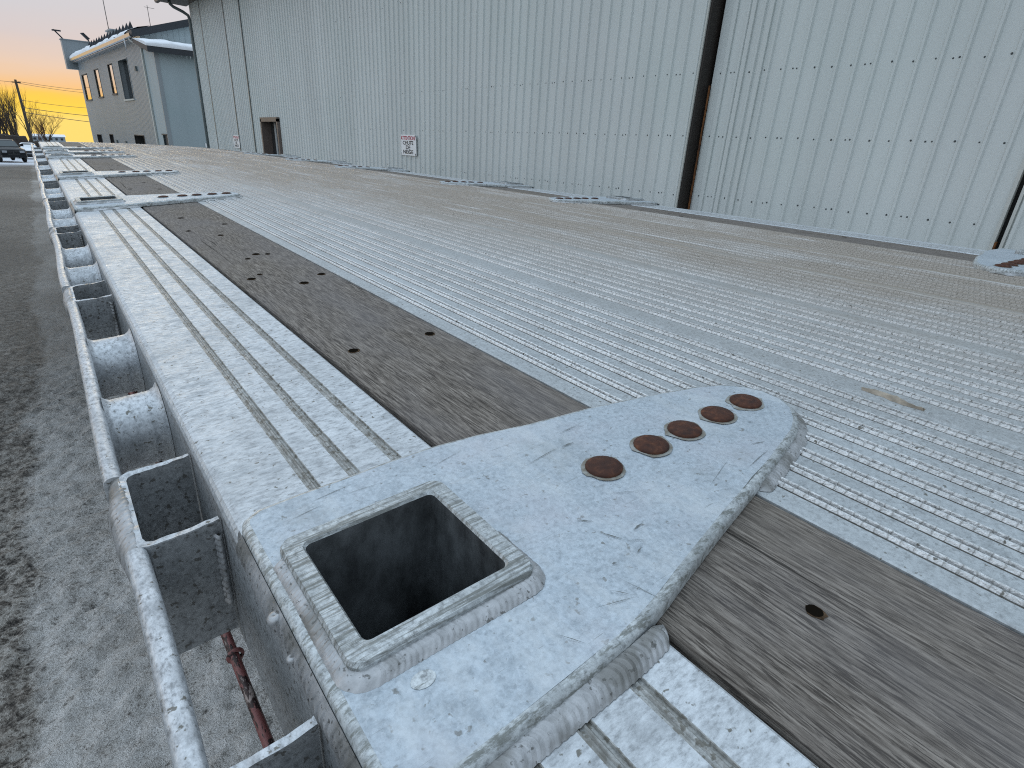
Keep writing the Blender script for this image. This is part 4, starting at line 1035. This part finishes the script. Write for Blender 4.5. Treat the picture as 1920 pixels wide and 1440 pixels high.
# ------------------------------------------------------------------ parked vehicles
def car(kind, loc, yaw, sc_, label, snowy=False):
    root = thing(kind, loc, label, 'pickup' if kind == 'pickup_truck' else 'car')
    R_ = Matrix.Rotation(yaw, 4, 'Z')
    def X(x, y, z): return Vector(loc) + R_ @ Vector((x * sc_, y * sc_, z * sc_))
    def cp(mb, name, mat, parent=None): return mb.xf(X).build(name, mat, parent or root)
    # cross-sections front (y=-2.7) to rear; front faces -Y
    if kind == 'pickup_truck':
        secs = [(-2.75, 0.86, 0.52, 1.00), (-2.62, 0.96, 0.42, 1.12), (-2.1, 1.0, 0.40, 1.18), (-1.35, 1.0, 0.40, 1.24), (-1.30, 1.0, 0.40, 1.24), (0.9, 1.0, 0.42, 1.26), (2.75, 0.99, 0.50, 1.28), (2.85, 0.95, 0.55, 1.24)]
        cab = [(-1.35, 0.88, 1.24), (-0.65, 0.78, 1.80), (-0.2, 0.76, 1.86), (0.9, 0.76, 1.85), (1.25, 0.86, 1.26)]
        wy = (-1.85, 1.80); wr = 0.40
    else:
        secs = [(-2.2, 0.75, 0.40, 0.66), (-2.1, 0.85, 0.26, 0.78), (-1.6, 0.88, 0.22, 0.90), (-0.9, 0.89, 0.22, 0.97), (1.2, 0.89, 0.24, 1.00), (2.0, 0.86, 0.3, 0.98), (2.2, 0.8, 0.4, 0.9)]
        cab = [(-1.0, 0.78, 0.95), (-0.25, 0.62, 1.38), (0.2, 0.61, 1.43), (0.9, 0.61, 1.38), (1.7, 0.72, 0.98)]
        wy = (-1.4, 1.35); wr = 0.32
    mb = MB()
    def sec(y, w, z0, z1): return [(-w * 0.9, y, z0), (-w, y, z0 + 0.12), (-w, y, z1 - 0.14), (-w * 0.93, y, z1 - 0.03), (-w * 0.6, y, z1 + 0.02), (0, y, z1 + 0.035), (w * 0.6, y, z1 + 0.02), (w * 0.93, y, z1 - 0.03), (w, y, z1 - 0.14), (w, y, z0 + 0.12), (w * 0.9, y, z0)]
    rows = [sec(*s) for s in secs]; mb.grid(rows, 0, True, closed=True); n = 11
    mb.add(rows[0], [list(range(n))]); mb.add(rows[-1], [list(range(n))])
    zb = cab[0][2]
    def csec(y, w, z): return [(-w - (0.06 if z > zb + .1 else 0), y, zb - 0.05), (-w, y, z - 0.05), (-w * 0.85, y, z), (w * 0.85, y, z), (w, y, z - 0.05), (w + (0.06 if z > zb + .1 else 0), y, zb - 0.05)]
    mb.grid([csec(*c_) for c_ in cab], 0, False)
    body = cp(mb, 'body', M['carpaint'])
    def pane(pts, name):
        mb = MB(); a = [Vector(p) for p in pts]; nn = (a[1] - a[0]).cross(a[2] - a[0]).normalized()
        c_ = sum(a, Vector()) / len(a)
        if nn.dot(c_ - Vector((0, 0.2, zb))) < 0: nn = -nn
        mb.add([tuple(p + nn * 0.012) for p in a] + [tuple(p - nn * 0.01) for p in a], [list(range(len(a))), [len(a) + i for i in range(len(a))][::-1]] + [[i, (i + 1) % len(a), len(a) + (i + 1) % len(a), len(a) + i] for i in range(len(a))])
        return cp(mb, name, M['snow'] if (snowy and name == 'windshield') else M['carglass'])
    c0, c1, c2, c3, c4 = cab
    lp = lambda a, b, f: tuple(a[i] + (b[i] - a[i]) * f for i in range(3))
    q0, q1 = lp(c0, c1, 0.12), lp(c0, c1, 0.92)
    pane([(-q0[1] * 0.93, q0[0], q0[2]), (q0[1] * 0.93, q0[0], q0[2]), (q1[1] * 0.86, q1[0], q1[2]), (-q1[1] * 0.86, q1[0], q1[2])], 'windshield')
    for sgn in (-1, 1):
        w_ = lambda z: sgn * (c1[1] + 0.06 * (1 - (z - zb) / (c1[2] - zb)) + 0.004)
        z0, z1 = zb + 0.06, c1[2] - 0.08
        pane([(w_(z0), c0[0] + 0.35, z0), (w_(z1), c1[0] + 0.05, z1), (w_(z1), c3[0] - 0.02, z1), (w_(z0), c3[0] + 0.12, z0)], 'side_window')
        fy = secs[0][0]; hz = secs[1][3] - 0.20
        mb = MB(); mb.box((sgn * 0.62 - 0.17, fy - 0.03, hz - 0.09), (sgn * 0.62 + 0.17, fy + 0.1, hz + 0.08)); cp(mb, 'headlight', M['lens'], body)
        mb = MB(); mb.box((sgn * (c0[1] + 0.24) - 0.11, c0[0] + 0.22, zb + 0.08), (sgn * (c0[1] + 0.24) + 0.11, c0[0] + 0.32, zb + 0.27)); mb.box((sgn * (c0[1] + 0.08) - 0.06, c0[0] + 0.25, zb + 0.10), (sgn * (c0[1] + 0.08) + 0.06, c0[0] + 0.29, zb + 0.15)); cp(mb, 'side_mirror', M['carpaint'], body)
        for y_ in wy:
            mb = MB(); x_ = sgn * (secs[2][1] - 0.13)
            mb.lathe((x_, y_, wr), [(0.2, -0.11), (wr * 0.85, -0.12), (wr, -0.08), (wr, 0.08), (wr * 0.85, 0.12), (0.2, 0.11)], 20, 'X'); w2 = cp(mb, 'wheel', M['rubber'])
            mb = MB(); mb.lathe((x_ + sgn * 0.10, y_, wr), [(0.01, 0.02), (0.12, 0.03), (0.21, -0.01), (0.22, -0.05)], 16, 'X'); cp(mb, 'rim', M['chrome'], w2)
    fy = secs[0][0]
    mb = MB()
    gz0, gz1 = secs[0][2] + 0.12, secs[0][3] - 0.02
    mb.box((-0.42, fy - 0.05, gz0), (0.42, fy + 0.05, gz0 + 0.05)); mb.box((-0.42, fy - 0.05, gz1 - 0.05), (0.42, fy + 0.05, gz1)); mb.box((-0.03, fy - 0.05, gz0), (0.03, fy + 0.05, gz1)); mb.box((-0.42, fy - 0.05, (gz0 + gz1) / 2 - 0.02), (0.42, fy + 0.05, (gz0 + gz1) / 2 + 0.02))
    cp(mb, 'grille', M['chrome'] if snowy else M['win_frame'], body)
    mb = MB(); z_ = secs[0][2]; w_ = secs[1][1]
    mb.add([(-w_, fy + 0.15, z_ - 0.10), (-w_ * 0.9, fy - 0.10, z_ - 0.10), (w_ * 0.9, fy - 0.10, z_ - 0.10), (w_, fy + 0.15, z_ - 0.10), (-w_, fy + 0.15, z_ + 0.12), (-w_ * 0.9, fy - 0.10, z_ + 0.12), (w_ * 0.9, fy - 0.10, z_ + 0.12), (w_, fy + 0.15, z_ + 0.12)], [[0, 3, 2, 1], [4, 5, 6, 7], [0, 1, 5, 4], [1, 2, 6, 5], [2, 3, 7, 6], [3, 0, 4, 7]]); cp(mb, 'bumper', M['carpaint'], body)
    if snowy:
        mb = MB(); rows = [[(x * w, y, z + (0.09 if abs(x) < 0.95 else 0.0)) for x in (-0.98, -0.7, 0, 0.7, 0.98)] for y, w, z in ((c1[0] - 0.05, c1[1], c1[2] - 0.01), (c2[0], c2[1], c2[2]), (c3[0] + 0.05, c3[1], c3[2]))]
        mb.grid(rows); cp(mb, 'roof_snow', M['snow'])
        mb = MB(); rows = [[(x * w, y, z + (0.06 if abs(x) < 0.95 else 0.0)) for x in (-0.98, -0.7, 0, 0.7, 0.98)] for y, w, z in ((secs[1][0], secs[1][1] * 0.95, secs[1][3]), (secs[2][0], secs[2][1], secs[2][3]), (c0[0], secs[3][1], secs[3][3]))]
        mb.grid(rows); cp(mb, 'hood_snow', M['snow'])
car('pickup_truck', (-1.95, 68.6, gz(66.5)), math.radians(14), 0.94, 'black pickup truck parked facing the camera beside the trailer')
car('parked_car', (-0.35, 80.0, gz(80)), math.radians(6), 1.0, 'snow-covered dark car behind the black pickup', True)

# ------------------------------------------------------------------ far background
def tree(x, y, h, label, seed, spread=0.45, mat='bark', tw='bark', nb=3, depth=5, r0=0.12, lean=0.0, trunks=1):
    rng = random.Random(seed); loc = (x, y, gz(y) - 0.1)
    t = thing('bare_tree', loc, label, 'tree', 'bare trees on the skyline')
    A = MB(); B = MB()
    def grow(p, d, L, r, lv):
        n = 3; pts = [p]; q_ = Vector(p); dd = Vector(d)
        for i in range(n):
            dd = (dd + Vector((rng.uniform(-1, 1), rng.uniform(-1, 1), rng.uniform(-0.3, 0.6))) * 0.13).normalized(); q_ = q_ + dd * (L / n); pts.append(q_.copy())
        (A if lv < 3 else B).tube(pts, [r * (1 - 0.35 * i / n) for i in range(n + 1)], 5 if lv < 2 else 3, cap=False)
        if lv >= depth: return
        m = nb + (1 if rng.random() < 0.5 else 0)
        for i in range(m):
            f = rng.uniform(0.35, 1.0) if i else 1.0
            o = pts[min(n, int(f * n + 0.5))]
            a = rng.uniform(0, 2 * PI); sp = spread * rng.uniform(0.6, 1.5) * (0.5 if i == 0 else 1)
            nd = (dd + Vector((math.cos(a) * sp, math.sin(a) * sp, 0.12))).normalized()
            grow(o, nd, L * rng.uniform(0.58, 0.82), r * rng.uniform(0.45, 0.62), lv + 1)
    for i in range(trunks):
        grow(Vector(loc) + Vector((rng.uniform(-0.5, 0.5) * (trunks > 1), 0, 0)), Vector((lean + rng.uniform(-0.15, 0.15) * (trunks > 1), 0, 1)).normalized(), h * 0.36, r0, 0)
    A.build('trunk', M[mat], t); B.build('crown', M[tw], t)
TL = [(-3.0, 110, 7.4, 'tall bare tree at the left picture edge, cut off by it', 1), (-2.0, 112, 8.2, 'tallest bare tree behind the brown bank, its upper twigs thin and straight', 2), (-1.15, 109, 8.0, 'dark bare tree between the pole and the edge tree, with several heavy limbs', 3), (-0.55, 113, 7.6, 'bare tree standing just left of the utility pole', 5), (-1.6, 114, 6.0, 'lower thin bare tree half hidden by the darker trunks', 8)]
for x, y, h, lb, sd in TL: tree(x, y, h, lb, sd, 0.34, 'bark', 'bark', 2, 5, 0.15, trunks=3)
tree(2.15, 125, 6.3, 'small round bare tree in orange light right of the utility pole', 11, 0.60, 'bark', 'twig', 3, 5, 0.12, trunks=2)
tree(1.2, 128, 4.6, 'slim low bare sapling between the pole and the round tree', 14, 0.5, 'bark', 'twig', 3, 5, 0.11)
# brown bank
mb = MB(); rows = []
for i in range(90):
    x = -18 + i * 0.205; k_ = min(1.0, max(0, (0.15 - x) / 0.5))
    hh = (2.35 + 0.25 * noise.noise((x * 1.1, 0, 2)) + 0.1 * noise.noise((x * 5, 0, 7)) - 0.10 * (x + 3)) * k_
    rows.append([(x, 93, gz(93) - 0.2), (x, 93.3 + 0.2 * noise.noise((x * 3, 1, 1)), gz(93) + hh * 0.5), (x, 94 + 0.2 * noise.noise((x * 3, 2, 1)), gz(93) + hh * 0.95), (x, 95, gz(93) + hh), (x, 97, gz(93) + hh * 0.9), (x, 99, gz(93) - 0.4)])
mb.grid(rows)
tag(mb.build('brush_bank', M['brush']), 'dark brown brushy bank below the bare trees at far left', 'bank', kind='structure')
# utility pole and wires
up = thing('utility_pole', (0.11, 85, gz(85)), 'tall wooden utility pole beside the bare trees', 'pole')
mb = MB(); mb.tube([(0.11, 85, gz(85) - 0.1), (0.0, 85, 4.60)], [0.17, 0.11], 10); mb.build('pole_shaft', M['pole'], up)
mb = MB(); mb.box((-0.35, 84.9, 4.30), (0.4, 85.1, 4.40)); mb.build('crossarm', M['pole'], up)
for z in (2.68, 1.98, 1.53):
    mb = MB(); mb.lathe((0.13, 84.88, z), [(0.02, -0.08), (0.07, -0.05), (0.04, 0.0), (0.07, 0.05), (0.02, 0.08)], 8); mb.build('insulator', M['gutter'], up)
def wire(a, b, sag, label, r=0.022):
    pts = []
    for i in range(17):
        f = i / 16; p = Vector(a).lerp(Vector(b), f); p.z -= sag * 4 * f * (1 - f); pts.append(p)
    mb = MB(); mb.tube(pts, r, 5); tag(mb.build('overhead_wire', M['wire']), label, 'wire', 'overhead wires at the pole')
wire((0.15, 85, 4.45), (13.0, 104, 5.2), 0.35, 'upper overhead wire running right from the pole top', 0.018)
wire((0.10, 85, 4.30), (13.0, 104, 4.75), 0.35, 'second overhead wire just below the topmost one', 0.018)
wire((-0.2, 85, 4.35), (-9.0, 80, 5.1), 0.2, 'short overhead wire running left from the pole top', 0.018)
wire((0.13, 84.9, 2.68), (13.0, 104, 3.0), 0.35, 'thin middle overhead wire crossing the yellow sky', 0.020)
wire((0.13, 84.9, 1.98), (13.0, 104, 1.75), 0.25, 'dark lower overhead wire crossing above the round tree', 0.032)
wire((0.13, 84.9, 1.53), (13.0, 104, 0.8), 0.25, 'lowest overhead wire crossing the crown of the round tree', 0.032)
up2 = thing('utility_pole', (9.0, 128, gz(128)), 'thin distant utility pole next to the office corner', 'pole')
mb = MB(); mb.tube([(9.0, 128, gz(128)), (8.9, 128, 1.3)], [0.10, 0.07], 6); mb.build('pole_shaft', M['pole'], up2)
mb = MB(); mb.box((8.5, 127.95, 1.0), (9.3, 128.05, 1.1)); mb.build('crossarm', M['pole'], up2)
# long low building on the horizon
lb = thing('low_building', (5.0, 250, gz(250)), 'long low grey building with a snowy roof on the horizon', 'building')
mb = MB(); mb.box((0.0, 250, gz(250) - 0.5), (9.0, 262, -3.15)); mb.build('wall', M['clad_grey'], lb)
mb = MB(); mb.add([(-0.3, 249.5, -3.15), (9.3, 249.5, -3.15), (9.3, 256, -2.5), (-0.3, 256, -2.5), (9.3, 262, -3.15), (-0.3, 262, -3.15)], [[0, 1, 2, 3], [3, 2, 4, 5], [0, 5, 4, 1], [1, 4, 2], [0, 3, 5]]); mb.build('roof', M['snow'], lb)
mb = MB()
for i in range(6): mb.box((0.8 + i * 1.4, 249.9, -4.2), (1.4 + i * 1.4, 249.99, -3.6))
mb.build('window_band', M['glassdark'], lb)
# dark far scrub line
mb = MB(); rows = []
for i in range(160):
    x = -60 + i * 1.0; hh = 1.0 + 0.8 * noise.noise((x * 0.35, 0, 0)) + 0.5 * noise.noise((x * 1.3, 0, 4))
    rows.append([(x, 190, gz(190) - 0.3), (x, 190.5, gz(190) + max(0.1, hh * 0.7)), (x, 192, gz(190) + max(0.1, hh)), (x, 195, gz(190) - 0.5)])
mb.grid(rows); tag(mb.build('scrub', M['brush']), 'low dark scrub along the snowy horizon', 'scrub', kind='stuff')

# ------------------------------------------------------------------ tidy helper properties
for o in bpy.data.objects:
    if '__w' in o: del o['__w']
